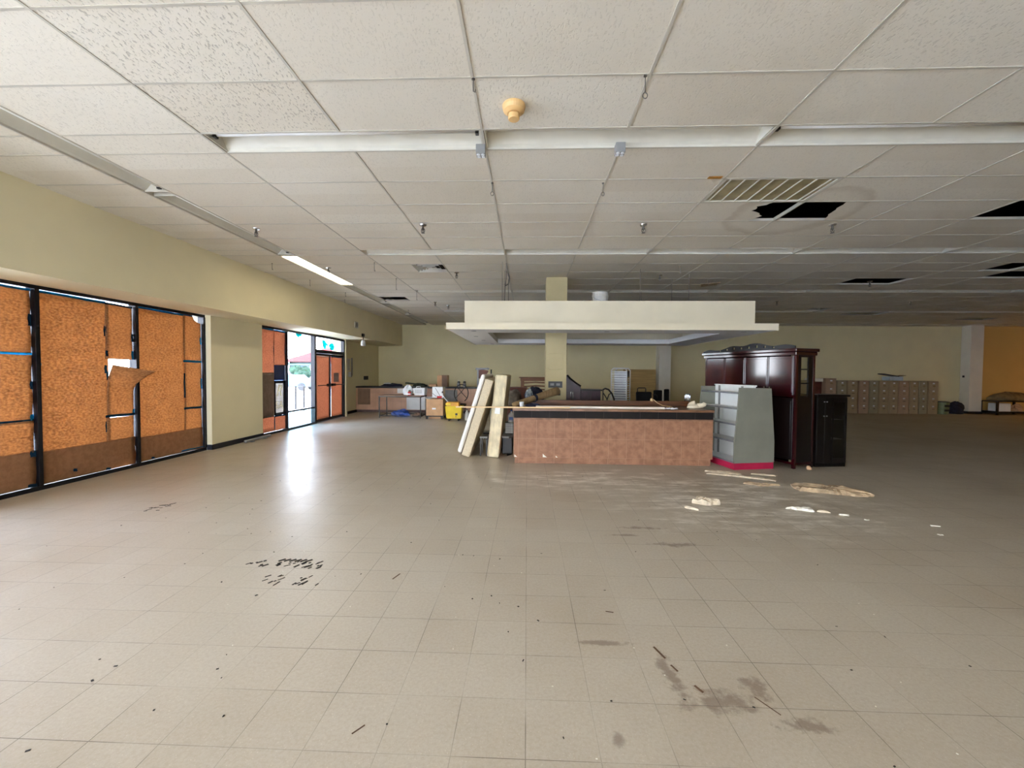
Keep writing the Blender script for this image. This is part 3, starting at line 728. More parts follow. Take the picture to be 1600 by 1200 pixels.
MB().tube([(1.82,9.85,1.08),(1.90,9.85,.95),(1.93,9.85,.80)],.013,6).tube([(1.91,9.85,.93),(1.95,9.85,1.05),(2.01,9.85,1.08)],.013,6).build('scroll',BLACKM,t)
MB().box(1.80,2.09,9.83,10.05,.42,.47).build('seat',BLACKF,t,bevel=.01)
for x,y in ((1.81,9.85),(1.81,10.04),(2.08,10.04)): MB().tube([(x,y,0),(x,y,.42 if y>10 else 1.15)],.013,6).build('leg',BLACKM,t)
# white bakery rack
t=thing('tray_rack','white tall tray rack with many rails standing behind the counter','rack',(2.66,12.0,0),math.radians(-24))
w,dp,h=.44,.52,1.70
for sx in (-1,1):
    for y in (0,dp): MB().tube([(sx*w/2,y,.08),(sx*w/2,y,h-.06),(sx*(w/2-.06),y,h)],.016,8).build('upright',WHITEPL,t,local=True)
for y in (0,dp): MB().tube([(-w/2+.06,y,h),(w/2-.06,y,h)],.016,8).build('top_bar',WHITEPL,t,local=True)
for i in range(22):
    zz=.16+.068*i
    MB().box(-w/2+.015,w/2-.015,.0,.03,zz,zz+.022).box(w/2-.03,w/2,.02,dp-.02,zz,zz+.018).box(-w/2,-w/2+.03,.02,dp-.02,zz,zz+.018).build('tray_rail',GONW,t,local=True)
MB().box(-w/2+.03,w/2-.03,dp*.5,dp*.5+.01,.14,h-.08).build('rear_sheet',GREYM,t,local=True)
for sx in (-1,1):
    for y in (0,dp): MB().lathe((sx*w/2,y,0),[(.025,0),(.035,.03),(.025,.07),(.012,.085)],10).build('caster',BLACKPL,t,local=True)
MB().box(w/2+.002,w/2+.006,.1,.4,1.45,1.62).build('black_panel',BLACKPL,t,local=True)
t=thing('plywood_sheets','stack of tan plywood sheets leaning on back wall by the white column','plywood',(4.75,17.4,0))
for i in range(5): MB().rbox((4.78-.02*i,17.42+.05*i,.86),(1.22,.016,1.72),-.05,0,0).build('sheet',PLY,t)
def office_chair(label,x,y,s=1,rz=0):
    t=thing('office_chair',label,'chair',(x,y,0),rz,'black office chairs')
    MB().box(-.21*s,.21*s,.17,.23,.62,1.06).build('backrest',BLACKF,t,local=True,bevel=.03)
    MB().box(-.24,.24,-.22,.20,.42,.50).build('seat',BLACKF,t,local=True,bevel=.03)
    MB().tube([(0,0,.08),(0,0,.42)],.03,10).build('column_post',BLACKM,t,local=True)
    MB().box(-.03,.03,.15,.20,.44,.70).build('spine',BLACKM,t,local=True)
    for k in range(5):
        a=2*PI*k/5
        lg=MB().tube([(0,0,.10),(.26*math.cos(a),.26*math.sin(a),.07)],.018,8).build('foot',BLACKM,t,local=True)
        MB().lathe((.26*math.cos(a),.26*math.sin(a),0),[(.02,0),(.028,.025),(.02,.055)],10).build('caster',BLACKPL,lg,local=True)
    return t
t=office_chair('black office chair with wire headrest behind counter, right of white rack',3.15,11.0)
MB().tube([(-.17,.2,1.05),(-.17,.2,1.14),(-.14,.2,1.165),(.03,.2,1.165),(.05,.2,1.14),(.05,.2,1.05)],.013,8).build('wire_loop',BLACKM,t,local=True)
MB().tube([(.21,.1,.98),(.28,.1,1.0),(.32,.1,.96),(.33,.1,.9)],.014,8).build('arm',BLACKM,t,local=True)
office_chair('small black office chair behind counter, left beside the white column',3.90,12.2,.62)
office_chair('narrow black office chair just in front of the white column base',4.46,13.1,.40)
t=thing('chrome_chair','chrome framed chair back showing between white column and display shelf','chair',(3.05,8.55,0))
for s in (-1,1): MB().tube([(3.32+s*.05,8.62,0),(3.32+s*.05,8.62,1.10),(3.32+s*.04,8.62,1.13)],.011,8).build('leg',CHROME,t)
for x in (3.27,3.37): MB().tube([(x,8.30,0),(x,8.35,.45)],.011,8).build('leg',CHROME,t)
MB().tube([(3.28,8.62,1.13),(3.36,8.62,1.13)],.012,8).build('top_bar',CHROME,t)
for i in range(3): MB().tube([(3.295+.025*i,8.62,.9),(3.295+.025*i,8.62,1.13)],.006,6).build('back_rod',CHROME,t)
MB().box(3.26,3.38,8.28,8.6,.44,.48).build('seat',BLACKF,t)

# ------------------------------------------------------------------ display shelf (gondola)
ang=math.radians(11)
t=thing('display_shelf','white double-sided display shelf with grey end panel and magenta kick','shelf unit',(3.365,6.772,0),ang)
# local x along the end panel, local y along the length
L=1.0; W=.729
pp=[(0,.105),(W,.105),(W,.44),(.652,1.325),(.073,1.335),(.03,.73),(0,.45)]
MB().prism([(x,z) for x,z in pp],-.012,.012,'y').build('end_panel',GONG,t,local=True)
MB().prism([(x,z) for x,z in pp],L-.012,L+.012,'y').build('end_panel',GONG,t,local=True)
MB().box(.008,W-.02,.015,L,0,.105).box(0,W-.01,-.012,.014,.0,.105).build('kick',PINK,t,local=True)
MB().box(.345,.385,.013,L-.013,.12,1.352).build('back_panel',GONW,t,local=True)
MB().box(.335,.395,.0,L,1.352,1.372).build('top_cap',GONW,t,local=True)
for zz,xo in ((.105,.004),(.44,.03),(.72,.04),(.98,.055),(1.235,.075)):
    MB().box(xo,.345,.014,L-.014,zz,zz+.016).build('shelf',GONW,t,local=True)
    MB().box(.385,W-xo,.014,L-.014,zz,zz+.016).build('shelf',GONW,t,local=True)
    MB().box(xo-.004,xo+.004,.014,L-.014,zz-.004,zz+.022).build('price_rail',GREYM,t,local=True)
for y in (.26,.85): MB().box(.318,.344,y-.012,y+.012,.122,1.35).build('upright',GREYPL,t,local=True)

# ------------------------------------------------------------------ china cabinet
wa=math.radians(111-180)          # local +x runs right along the front toward the near corner
corner=Vector((4.394,6.886,0)); Wd=1.93; Dp=.44; Hh=1.97
fx=Vector((math.cos(wa),math.sin(wa),0))
t=thing('china_cabinet','large glossy red mahogany china cabinet with carved crest behind display shelf','cabinet',corner-fx*Wd,wa)
MB().box(0,Wd,.02,Dp,.06,.10).box(0,.03,.02,Dp,.10,Hh).box(0,Wd,Dp-.015,Dp,1.0,1.22).box(0,Wd-.42,Dp-.015,Dp,.10,Hh).box(.03,Wd-.03,.02,Dp-.02,1.18,1.215).build('carcass',MAHOG,t,local=True)
for xa in (0,Wd-.045):
    for ya in (0,Dp-.045): MB().box(xa,xa+.045,ya,ya+.045,0,Hh).build('corner_post',MAHOG,t,local=True)
MB().box(Wd-.028,Wd-.006,.045,Dp-.045,.06,1.20).box(Wd-.028,Wd-.006,.045,Dp-.045,1.84,Hh).box(Wd-.028,Wd-.006,.045,.12,1.2,1.84).box(Wd-.028,Wd-.006,Dp-.15,Dp-.045,1.2,1.84).build('side_panel',EBONY,t,local=True)
for zz in (1.41,1.64): MB().box(Wd-.03,Wd-.004,.12,Dp-.15,zz-.01,zz+.01).build('glazing_bar',EBONY,t,local=True)
MB().box(Wd-.02,Wd-.016,.12,Dp-.15,1.2,1.84).build('side_glass',CABGL,t,local=True)
nd=4; dw=(Wd-.06)/nd
for i in range(nd):
    xa=.03+dw*i+.006; xb=.03+dw*(i+1)-.006
    d=MB().box(xa,xb,-.012,.012,1.215,1.86).build('door',MAHOG,t,local=True,bevel=.004)
    MB().box(xa+.02,xb-.02,-.018,-.012,1.25,1.825).build('raised_panel',MAHOG,d,local=True,bevel=.006)
    for xq in (xa,xb-.014): MB().box(xq,xq+.014,-.022,-.012,1.215,1.86).build('stile_bead',MAHOG,d,local=True,bevel=.005)
    MB().lathe((0,0,0),[(0,0),(.012,0),(.014,.016),(0,.02)],10,Matrix.Translation((xb-.045 if i%2==0 else xa+.045,-.018,1.33))@Matrix.Rotation(PI/2,4,'X')).build('knob',CHROME,d,local=True)
    d=MB().box(xa,xb,-.012,.012,.14,1.16).build('lower_door',MAHOGD,t,local=True,bevel=.004)
    MB().box(xa+.03,xb-.03,-.018,-.012,.18,1.12).build('raised_panel',MAHOGD,d,local=True,bevel=.006)
MB().box(-.02,Wd+.02,-.035,Dp+.02,1.87,1.93).box(-.045,Wd+.045,-.065,Dp+.035,1.93,1.985).build('cornice',MAHOG,t,local=True,bevel=.01)
# carved crest: wavy fretwork with piercings
m=MB(); n=48
def crest(u):
    c=abs(u-.56)/.56
    return 1.985+.02+.10*max(0,1-c)**1.1+.018*math.sin(u*22)
top=[(u*(Wd+.02)-.01,crest(u)) for u in [i/n for i in range(n+1)]]
for i in range(n):
    (xa,za),(xb,zb2)=top[i],top[i+1]
    holed=(i%4==2 and 8<i<42)
    if holed:
        zm=1.985+(za-1.985)*.35; zm2=1.985+(za-1.985)*.72
        m.add([(xa,-.05,1.98),(xb,-.05,1.98),(xb,-.05,zm),(xa,-.05,zm),(xa,-.03,1.98),(xb,-.03,1.98),(xb,-.03,zm),(xa,-.03,zm)],[(0,1,2,3),(4,7,6,5),(2,6,7,3)])
        m.add([(xa,-.05,zm2),(xb,-.05,zm2),(xb,-.05,zb2),(xa,-.05,za),(xa,-.03,zm2),(xb,-.03,zm2),(xb,-.03,zb2),(xa,-.03,za)],[(0,1,2,3),(4,7,6,5),(2,6,7,3),(0,4,5,1)])
    else:
        m.add([(xa,-.05,1.98),(xb,-.05,1.98),(xb,-.05,zb2),(xa,-.05,za),(xa,-.03,1.98),(xb,-.03,1.98),(xb,-.03,zb2),(xa,-.03,za)],[(0,1,2,3),(4,7,6,5),(2,6,7,3),(0,3,7,4),(1,5,6,2)])
m.build('carved_crest',EBONY,t,local=True)
# small dark cabinet
sa=math.atan2(.08,.56)
t=thing('curio_cabinet','small black cabinet with a glass side door beside the china cabinet','cabinet',(4.86,7.07,0),sa)
Ws=.56; Hs=1.185; Ds=.32
MB().box(0,Ws,.0,Ds,.0,.05).box(0,.02,0,Ds,.05,Hs).box(0,Ws,Ds-.015,Ds,.05,Hs).box(Ws-.025,Ws,0,Ds,.05,Hs).box(.02,Ws-.02,.01,Ds-.015,1.14,Hs).box(.27,.29,.01,Ds-.015,.05,1.14).build('carcass',EBONY,t,local=True)
MB().box(-.01,Ws+.03,-.035,Ds+.02,Hs,Hs+.035).build('top',MAHOGD,t,local=True,bevel=.006)
for i in (0,1):
    d=MB().box(.012+.135*i,.142+.135*i,-.012,0,.06,Hs-.02).build('door',EBONY,t,local=True,bevel=.003)
    for zz in (1.10,.86): MB().lathe((0,0,0),[(0,0),(.009,0),(.011,.014),(0,.018)],10,Matrix.Translation((.125+.05*i,-.012,zz))@Matrix.Rotation(PI/2,4,'X')).build('knob',GREYM,d,local=True)
d=MB().box(.29,.31,-.012,0,.06,Hs-.02).box(Ws-.045,Ws-.005,-.012,0,.06,Hs-.02).box(.31,Ws-.045,-.012,0,Hs-.10,Hs-.02).box(.31,Ws-.045,-.012,0,.06,.14).build('glazed_door',EBONY,t,local=True)
MB().box(.31,Ws-.045,-.008,-.004,.14,Hs-.10).build('pane',CABGL,d,local=True)
for zz in (.45,.78): MB().box(.295,Ws-.03,.01,Ds-.02,zz,zz+.012).build('shelf',MAHOGD,t,local=True)

# ------------------------------------------------------------------ fallen ceiling debris
def shard(label,cx,cy,pts,h,mtl=PLASTER,tilt=0,seed=0,name='ceiling_tile_fragment'):
    r=random.Random(seed); P=[]
    n=len(pts)
    for i in range(n):
        a=Vector(pts[i]); b=Vector(pts[(i+1)%n]); k=max(2,int((b-a).length/.045))
        nn=Vector((-(b-a).y,(b-a).x)).normalized()
        for j in range(k): P.append(a+(b-a)*j/k+nn*r.uniform(-.014,.014))
    m=MB(); c=sum(P,Vector((0,0)))/len(P); N=len(P)
    rings=[(1.0,.001),(1.02,h*.45),(.93,h*.9),(.6,h),(.25,h*.95)]
    vs=[]; fs=[]
    for s,z in rings:
        for p in P:
            q=c+(p-c)*s; zz=z*(1+r.uniform(-.4,.4) if z>.01 else 1)+tilt*(q.x-c.x)
            vs.append((cx+q.x,cy+q.y,max(.001,zz)))
    for k in range(len(rings)-1):
        for i in range(N): fs.append((k*N+i,k*N+(i+1)%N,(k+1)*N+(i+1)%N,(k+1)*N+i))
    fs.append([4*N+i for i in range(N)]); fs.append([i for i in range(N)][::-1])
    m.add(vs,fs)
    tag(m.build(name,mtl,at=(cx,cy,0)),label,'ceiling debris','fallen ceiling pieces')
shard('large flat brown-backed fallen ceiling tile on floor before the black cabinet',4.03,5.60,[(-.38,-.02),(.22,-.24),(.42,-.22),(.34,.06),(-.22,.26),(-.36,.22)],.05,PLASTERB,0,1)
shard('long pale tile strip just below the magenta kick of display shelf',3.08,6.52,[(-.24,.10),(-.05,.02),(.22,-.10),(.26,-.05),(.16,.06),(-.2,.16)],.016,PLASTER,0,2)
shard('longest pale tile strip lying parallel in front of the magenta kick',3.22,6.24,[(-.42,.22),(-.05,.06),(.40,-.18),(.44,-.12),(.2,.02),(-.36,.3)],.018,PLASTER,0,3)
shard('pale tile sliver right of the magenta kick',3.66,6.42,[(-.16,.08),(.14,-.06),(.18,-.02),(-.1,.12)],.014,PLASTER,0,4)
shard('small ragged tile piece in front of the long pale strips',3.28,5.86,[(-.20,.05),(-.02,-.08),(.26,-.02),(.05,.04),(-.14,.10)],.02,PLASTERB,0,5)
shard('white lumpy tile chunk lying alone left of the debris',2.15,4.98,[(-.16,-.01),(-.02,-.08),(.16,-.05),(.12,.04),(-.04,.10)],.055,PLASTER,0,6)
shard('short white stick-like tile piece left below the lumpy chunk',1.90,4.76,[(-.06,.04),(.05,-.05),(.07,-.03),(-.04,.06)],.02,PLASTER,0,7)
shard('white pointed tile shard in front of the large brown tile',3.17,4.78,[(-.16,.06),(.08,-.05),(.12,.02),(.08,.06),(-.02,.05)],.025,WHITEP,0,8)
shard('small dark-ended shard right beside the white pointed shard',3.36,4.73,[(-.06,.01),(.05,-.02),(.06,.01),(-.04,.03)],.02,PLASTER,0,9)
shard('tiny white chip right of the pointed shard',3.52,4.64,[(-.05,.01),(.04,-.02),(.05,.02),(-.02,.03)],.012,WHITEP,0,10)
shard('tiny white crumb below the chips at right',3.66,4.50,[(-.02,-.01),(.02,-.01),(.02,.015),(-.015,.015)],.01,WHITEP,0,11)
shard('small white flake lying far right on the dark floor',4.22,4.36,[(-.04,.0),(.03,-.02),(.04,.0),(-.02,.02)],.01,WHITEP,0,12)
shard('tiny white crumb nearest at lower right of debris',4.05,4.12,[(-.02,-.01),(.02,-.01),(.02,.01),(-.015,.012)],.008,WHITEP,0,13)
tag(MB().lump((4.62,6.86,0),(.035,.03,.04),90,12,8,.12).build('foam_lump',mat('tan_foam',(204,166,130),.9),smooth=True,at=(4.62,6.86,0)),'small tan foam lump on floor before the black cabinet','lump')
# dried glue marks
def marks(label,lst,name='glue_mark',mtl=None):
    m=MB()
    for (x,y,w,h,a) in lst: m.rbox((x,y,.0012),(w,h,.0016),0,0,a)
    return m.build(name,mtl or mat('dried_glue',(40,34,28),.8),bpy.data.objects['floor'])
r=random.Random(5); L1=[]
for i in range(34): L1.append((-2.25+.62*r.random()**.8+.0,3.25-.10*r.random(),r.uniform(.008,.02),r.uniform(.015,.05),r.uniform(-.9,-.3)))
for i in range(6): L1.append((-2.0+.045*i,3.27,.022,.055,-.7))
for i in range(18): L1.append((-1.95+.45*r.random(),3.02-.12*r.random(),r.uniform(.006,.014),r.uniform(.015,.06),r.uniform(-.9,-.2)))
for i in range(14): L1.append((-4.25+.18*r.random(),4.62-.28*r.random(),r.uniform(.01,.02),r.uniform(.02,.06),r.uniform(-1.2,-.3)))
marks('',L1)
L2=[]
for i in range(130): L2.append((r.uniform(-4.5,3),r.uniform(1.5,6.5),r.uniform(.004,.012),r.uniform(.005,.018),r.uniform(0,3)))
marks('',L2,'grit')
L3=[(r.uniform(-2.4,2.4),r.uniform(1.6,4.5),r.uniform(.004,.009),r.uniform(.004,.009),r.uniform(0,3)) for i in range(30)]
marks('',L3,'white_grit',WHITEP)
L4=[(.75,2.28,.012,.10,.35),(.79,2.16,.010,.05,.4),(.86,2.02,.012,.05,.5),(.55,2.66,.05,.008,-.2),(1.14,1.93,.004,.12,.55),(-.98,3.05,.010,.09,-.35),(-.72,1.72,.006,.06,-.7)]
marks('',L4,'open_seam',mat('seam_dirt',(96,72,54),.9))

# ------------------------------------------------------------------ windows
XW=-6.25
def window_frame(name,ya,yb,muls,panes,rail=None,zt_=2.62):
    w=root_struct(name,(XW,ya,0))
    MB().box(XW-.09,XW+.02,ya,yb,0,.055).box(XW-.09,XW+.02,ya,yb,zt_-.045,zt_+.01).build('frame',BLACKAL,w)
    for y in muls: MB().box(XW-.09,XW+.035,y-.025,y+.025,.055,zt_-.045).build('mullion',BLACKAL,w,bevel=.003)
    for (a,b,z0,z1,mt_) in panes:
        MB().box(XW-.05,XW-.044,a+.025,b-.025,z0,z1).build('glass',mt_,w)
    if rail:
        for (a,b,z) in rail: MB().box(XW-.08,XW+.02,a+.025,b-.025,z-.022,z+.022).build('rail',BLACKAL,w)
    return w
M1=[-7.9,-6.63,-5.36,-4.1,-2.8,-1.5,-.2,1.0,2.34,3.68,5.02,6.36,7.73]
window_frame('window_1',-7.95,7.76,M1,[(M1[i],M1[i+1],  .055,2.575,GLASS) for i in range(len(M1)-1)])
w2=window_frame('window_2',9.35,11.90,[9.385,10.475,11.865],[(9.385,10.475,.055,2.575,GLASS),(10.475,11.865,.49,2.575,GLASS),(10.475,11.865,.055,.47,BGLASS)],[(10.475,11.865,.485)])
w3=root_struct('window_3',(0,YN,0))
MB().box(-6.5,2.61,YN-.1,YN,0,.06).box(-6.5,2.61,YN-.1,YN,2.66,2.72).build('frame',BLACKAL,w3)
for i in range(8):
    x=-6.4+1.28*i
    MB().box(x-.025,x+.025,YN-.1,YN,.06,2.66).build('mullion',BLACKAL,w3)
    if i<7: MB().box(x+.025,x+1.255,YN-.06,YN-.054,.06,2.66).build('glass',GLASS,w3)
# sheets of kraft paper taped over the panes
def sheet(label,ya,yb,z0,z1,x=XW-.03,mt_=KRAFT,tapes=(),corner=None,wav=.006,seed=0,name='kraft_paper',cat='paper sheet',group='brown paper sheets on windows'):
    r=random.Random(seed); ph=[r.uniform(0,6) for _ in range(4)]
    t=thing(name,label,cat,(x,ya,z0),0,group)
    def fn(u,v):
        y=ya+(yb-ya)*u; z=z0+(z1-z0)*v
        xx=x+wav*(math.sin(5*u+ph[0]+2*v)+.6*math.sin(9*v+ph[1]))*.5
        if corner: 
            xx,y,z=corner(u,v,xx,y,z)
        else:
            y+=.004*math.sin(11*v+ph[2])*(1 if u>.5 else -1)
        return (xx,y,z)
    MB().grid(fn,14,20).build('sheet',mt_,t,smooth=True,solid=.0015)
    for (a,b,c,d,mm) in tapes:   # y0,y1,z0,z1
        MB().grid(lambda u,v:(x+.008+.0015*math.sin(7*u+3*v),a+(b-a)*u+.004*math.sin(8*v),c+(d-c)*v+.004*math.sin(6*u)),6,6).build('tape',mm,t,solid=.001)
    return t
def peel(u,v,x,y,z):
    k=max(0,v-.45)/.55; kk=k*k*(.35+.65*u)
    return (x+.30*kk, y+.10*kk*u, z-.10*k*u+.0)
def torn(u,v,x,y,z):
    if u>.55 and v>.86: 
        c=(u-.55)/.45*(v-.86)/.14; return (x+.02*c,y-.17*c,z-.12*c)
    return (x,y,z)
sheet('large brown paper sheet filling the second window bay beside peeled one',5.05,5.955,.06,2.56,seed=1,tapes=[(5.05,5.92,2.535,2.568,TAPE),(5.05,5.09,1.60,1.70,TAPE),(5.05,5.10,.40,.47,TAPED),(5.885,5.925,2.05,2.2,TAPED),(5.885,5.925,1.5,1.62,TAPED),(5.885,5.925,.62,.78,TAPED)])
sheet('narrow brown paper sheet above the peeled one',5.905,6.325,1.715,2.545,x=XW-.022,seed=2,tapes=[(5.90,6.33,2.525,2.555,TAPED),(6.30,6.335,1.72,1.85,TAPE),(6.30,6.335,2.0,2.12,TAPED),(5.90,5.935,1.76,1.84,TAPED)],mt_=KRAFT)
sheet('narrow brown paper sheet peeling forward at its top corner',5.91,6.325,.85,1.63,x=XW-.020,corner=peel,seed=3,tapes=[(5.905,5.94,1.40,1.52,TAPED),(5.88,6.34,.835,.875,TAPED)],wav=.003)
sheet('short brown paper sheet below the peeled one',5.90,6.32,.10,.83,seed=4,tapes=[(6.30,6.335,.84,.93,TAPE)],x=XW-.021)
sheet('plain brown band along the foot of the second window bay',5.045,6.335,.057,.49,mt_=KRAFT2,x=XW-.008,seed=5,wav=.014,tapes=[(5.42,5.47,.14,.18,TAPED),(5.86,5.93,.06,.09,TAPED)])
sheet('large brown paper sheet in window bay next to the pillar',6.39,7.345,.06,2.57,seed=6,tapes=[(6.39,7.30,2.545,2.578,TAPE),(6.39,6.45,.42,.45,TAPED)])
sheet('brown paper sheet with torn top corner beside the pillar',7.295,7.695,1.70,2.575,x=XW-.022,seed=7,corner=torn,tapes=[(7.28,7.70,1.70,1.74,TAPE),(7.28,7.50,2.555,2.58,TAPE),(7.665,7.70,2.05,2.18,TAPE)])
sheet('brown paper sheet halfway down beside the pillar',7.30,7.695,.845,1.715,seed=8,x=XW-.019,tapes=[(7.28,7.70,.83,.87,TAPED),(7.28,7.315,1.05,1.5,TAPED),(7.665,7.70,1.2,1.4,TAPE)])
sheet('lowest narrow brown paper sheet beside the pillar',7.30,7.695,.06,.85,seed=9,x=XW-.022,tapes=[(7.28,7.30,.10,.45,TAPED)])
sheet('plain brown band along the foot of window bay beside pillar',6.39,7.70,.057,.46,mt_=KRAFT2,x=XW-.008,seed=10,wav=.012,tapes=[(7.2,7.7,.075,.095,TAPE),(6.6,6.66,.07,.1,TAPED)])
sheet('uppermost brown paper sheet in the leftmost window bay',4.25,4.992,1.75,2.56,seed=11,tapes=[(4.3,5.0,1.735,1.765,TAPE),(4.3,5.0,2.54,2.568,TAPE),(4.96,5.0,2.1,2.25,TAPED)])
sheet('middle brown paper sheet in the leftmost window bay',4.25,4.992,.89,1.735,seed=12,tapes=[(4.3,5.0,.88,.925,TAPED),(4.965,5.0,1.3,1.4,TAPED),(4.96,5.01,.90,.98,TAPE)])
sheet('brown paper sheet low in the leftmost window bay',4.25,4.992,.06,.90,seed=13,x=XW-.024)
sheet('plain brown band along the foot of the leftmost window bay',3.75,5.0,.057,.515,mt_=KRAFT2,x=XW-.006,seed=14,wav=.012,tapes=[(4.93,5.02,.44,.52,TAPED),(4.9,5.0,.06,.1,TAPED)])
sheet('wide brown paper sheet in the leftmost window bay, mostly out of frame',3.70,4.29,.06,2.535,seed=15)
# second window, paper, dark board and sign
sheet('tall rosy brown paper sheet in the window right of the pillar',9.41,10.0,.06,2.57,mt_=KRAFT3,seed=21,tapes=[(9.40,9.98,2.545,2.58,TAPE),(9.965,9.995,1.75,2.3,TAPED),(9.965,9.995,.10,.42,TAPED)])
sheet('rosy brown paper sheet above the dark square',9.975,10.45,1.70,2.56,mt_=KRAFT3,x=XW-.022,seed=22,tapes=[(9.98,10.45,2.535,2.57,TAPE)])
sheet('rosy brown paper sheet below the lettered sign',9.975,10.45,.06,.42,mt_=KRAFT3,x=XW-.022,seed=23,tapes=[(9.98,10.45,.40,.44,TAPED),(9.975,10.0,.1,.38,TAPE)])
sheet('grey-brown board covering the lower part of tall rosy paper',9.42,9.96,.42,1.51,mt_=GREYB,x=XW-.005,seed=24,name='backing_board',wav=.004)
tag(MB().box(XW-.03,XW-.018,9.99,10.43,1.315,1.70).build('navy_board',NAVYP,at=(XW,10.2,1.3)),'dark navy square board in the window above the lettered sign','board')
t=thing('window_sign','grey window sign with pale lettering in the window beside clear glass','sign',(XW-.02,10.2,.44))
MB().box(XW-.035,XW-.025,9.99,10.43,.445,1.30).build('panel',translucent('grey_sign_film',(196,192,188),(196,194,190),.40,6,.9,1.05),t)
MB().box(XW-.022,XW-.004,9.985,10.02,.44,1.31).box(XW-.022,XW-.004,10.36,10.44,.44,1.31).box(XW-.022,XW-.004,9.985,10.44,1.24,1.31).box(XW-.022,XW-.004,9.985,10.44,.44,.50).build('frame',BLACKAL,t)
LET=mat('cream_letters',(250,246,214),.5,.03,4)
def text(s,size,y,z,parent,mt_,x,name='lettering',shear=0):
    cu=bpy.data.curves.new(name,'FONT'); cu.body=s; cu.size=size; cu.extrude=.002; cu.shear=shear; cu.align_x='CENTER'
    o=bpy.data.objects.new(name,cu); COL.objects.link(o); cu.materials.append(mt_)
    off=Vector((0,0,0)); q=parent
    while q is not None: off+=q.location; q=q.parent
    bpy.context.view_layer.update()
    me=bpy.data.meshes.new_from_object(o.evaluated_get(bpy.context.evaluated_depsgraph_get()))
    if not me.materials: me.materials.append(mt_)
    bpy.data.objects.remove(o); o=bpy.data.objects.new(name,me); COL.objects.link(o)
    o.parent=parent; o.location=Vector((x,y,z))-off; o.rotation_euler=(PI/2,0,PI/2)
    return o
text('R',.40,10.17,.92,t,LET,XW-.02,shear=.35)
text('SA',.27,10.19,.60,t,LET,XW-.02)
# entrance doors
dr=root_struct('door_1',(XW,12.87,0))
MB().box(XW-.09,XW+.02,11.90,11.96,0,2.62).box(XW-.09,XW+.02,13.79,13.87,0,2.62).box(XW-.09,XW+.02,11.96,13.79,2.10,2.20).box(XW-.09,XW+.02,11.96,13.79,2.57,2.63).build('frame',BLACKAL,dr)
MB().box(XW-.05,XW-.044,11.96,13.79,2.20,2.57).build('transom_glass',GLASS,dr)
MB().box(XW-.09,XW+.01,11.96,13.79,0,.012).build('threshold',GREYM,dr)
for i,(a,b) in enumerate(((11.975,12.865),(12.885,13.775))):
    l=MB().box(XW-.07,XW-.025,a,a+.06,.015,2.095).box(XW-.07,XW-.025,b-.06,b,.015,2.095).box(XW-.07,XW-.025,a+.06,b-.06,.015,.10).box(XW-.07,XW-.025,a+.06,b-.06,2.03,2.095).build('leaf',BLACKAL,dr)
    MB().box(XW-.05,XW-.046,a+.06,b-.06,.10,2.03).build('glass',GLASS,l)
    MB().tube([(XW+.04,a+.05,1.12),(XW+.04,b-.05,1.12)],.014,8).box(XW-.025,XW+.05,(b-.2 if i==0 else a+.05),(b-.05 if i==0 else a+.25),1.08,1.16).build('push_bar',BLACKM,l)
sheet('rosy brown paper sheet taped inside the left door leaf',12.03,12.81,.10,2.03,mt_=KRAFT3,x=XW-.02,seed=31,tapes=[(12.05,12.78,2.0,2.02,WHITEPL)])
sheet('rosy brown paper sheet taped inside the right door leaf',12.94,13.72,.10,2.03,mt_=KRAFT3,x=XW-.02,seed=32,tapes=[(12.95,13.7,2.0,2.03,TAPE)])
tag(MB().box(XW-.015,XW-.012,13.12,13.48,1.20,1.50).build('notice',mat('grey_notice',(136,116,112),.8),at=(XW,13.3,1.2)),'grey notice on the paper of the right door leaf','notice')
# teal painted emblem on the transom: two rounded wings and small leaf blobs
t=thing('glass_decal','teal bow-shaped painted decal on glass above the doors','decal',(XW-.04,12.9,2.3))
def blob(pts,x): return MB().add([(x,y,z) for y,z in pts]+[(x+.002,y,z) for y,z in pts],[list(range(len(pts)))[::-1],[len(pts)+i for i in range(len(pts))]]+[(i,(i+1)%len(pts),len(pts)+(i+1)%len(pts),len(pts)+i) for i in range(len(pts))])
blob([(12.42,2.52),(12.60,2.51),(12.70,2.44),(12.80,2.40),(12.84,2.36),(12.78,2.33),(12.70,2.36),(12.66,2.26),(12.56,2.23),(12.48,2.30),(12.45,2.40)],XW-.042).build('left_wing',TEAL,t)
blob([(12.84,2.36),(12.92,2.42),(13.02,2.46),(13.16,2.44),(13.22,2.36),(13.20,2.27),(13.10,2.22),(12.98,2.23),(12.92,2.30)],XW-.042).build('right_wing',TEAL,t)
tag(blob([(10.98,2.575),(11.30,2.575),(11.26,2.52),(11.16,2.50),(11.12,2.45),(11.06,2.50),(11.0,2.52)],XW-.042).build('glass_decal',TEAL,at=(XW,11.1,2.5)),'small teal painted decal at top of the clear window','decal')
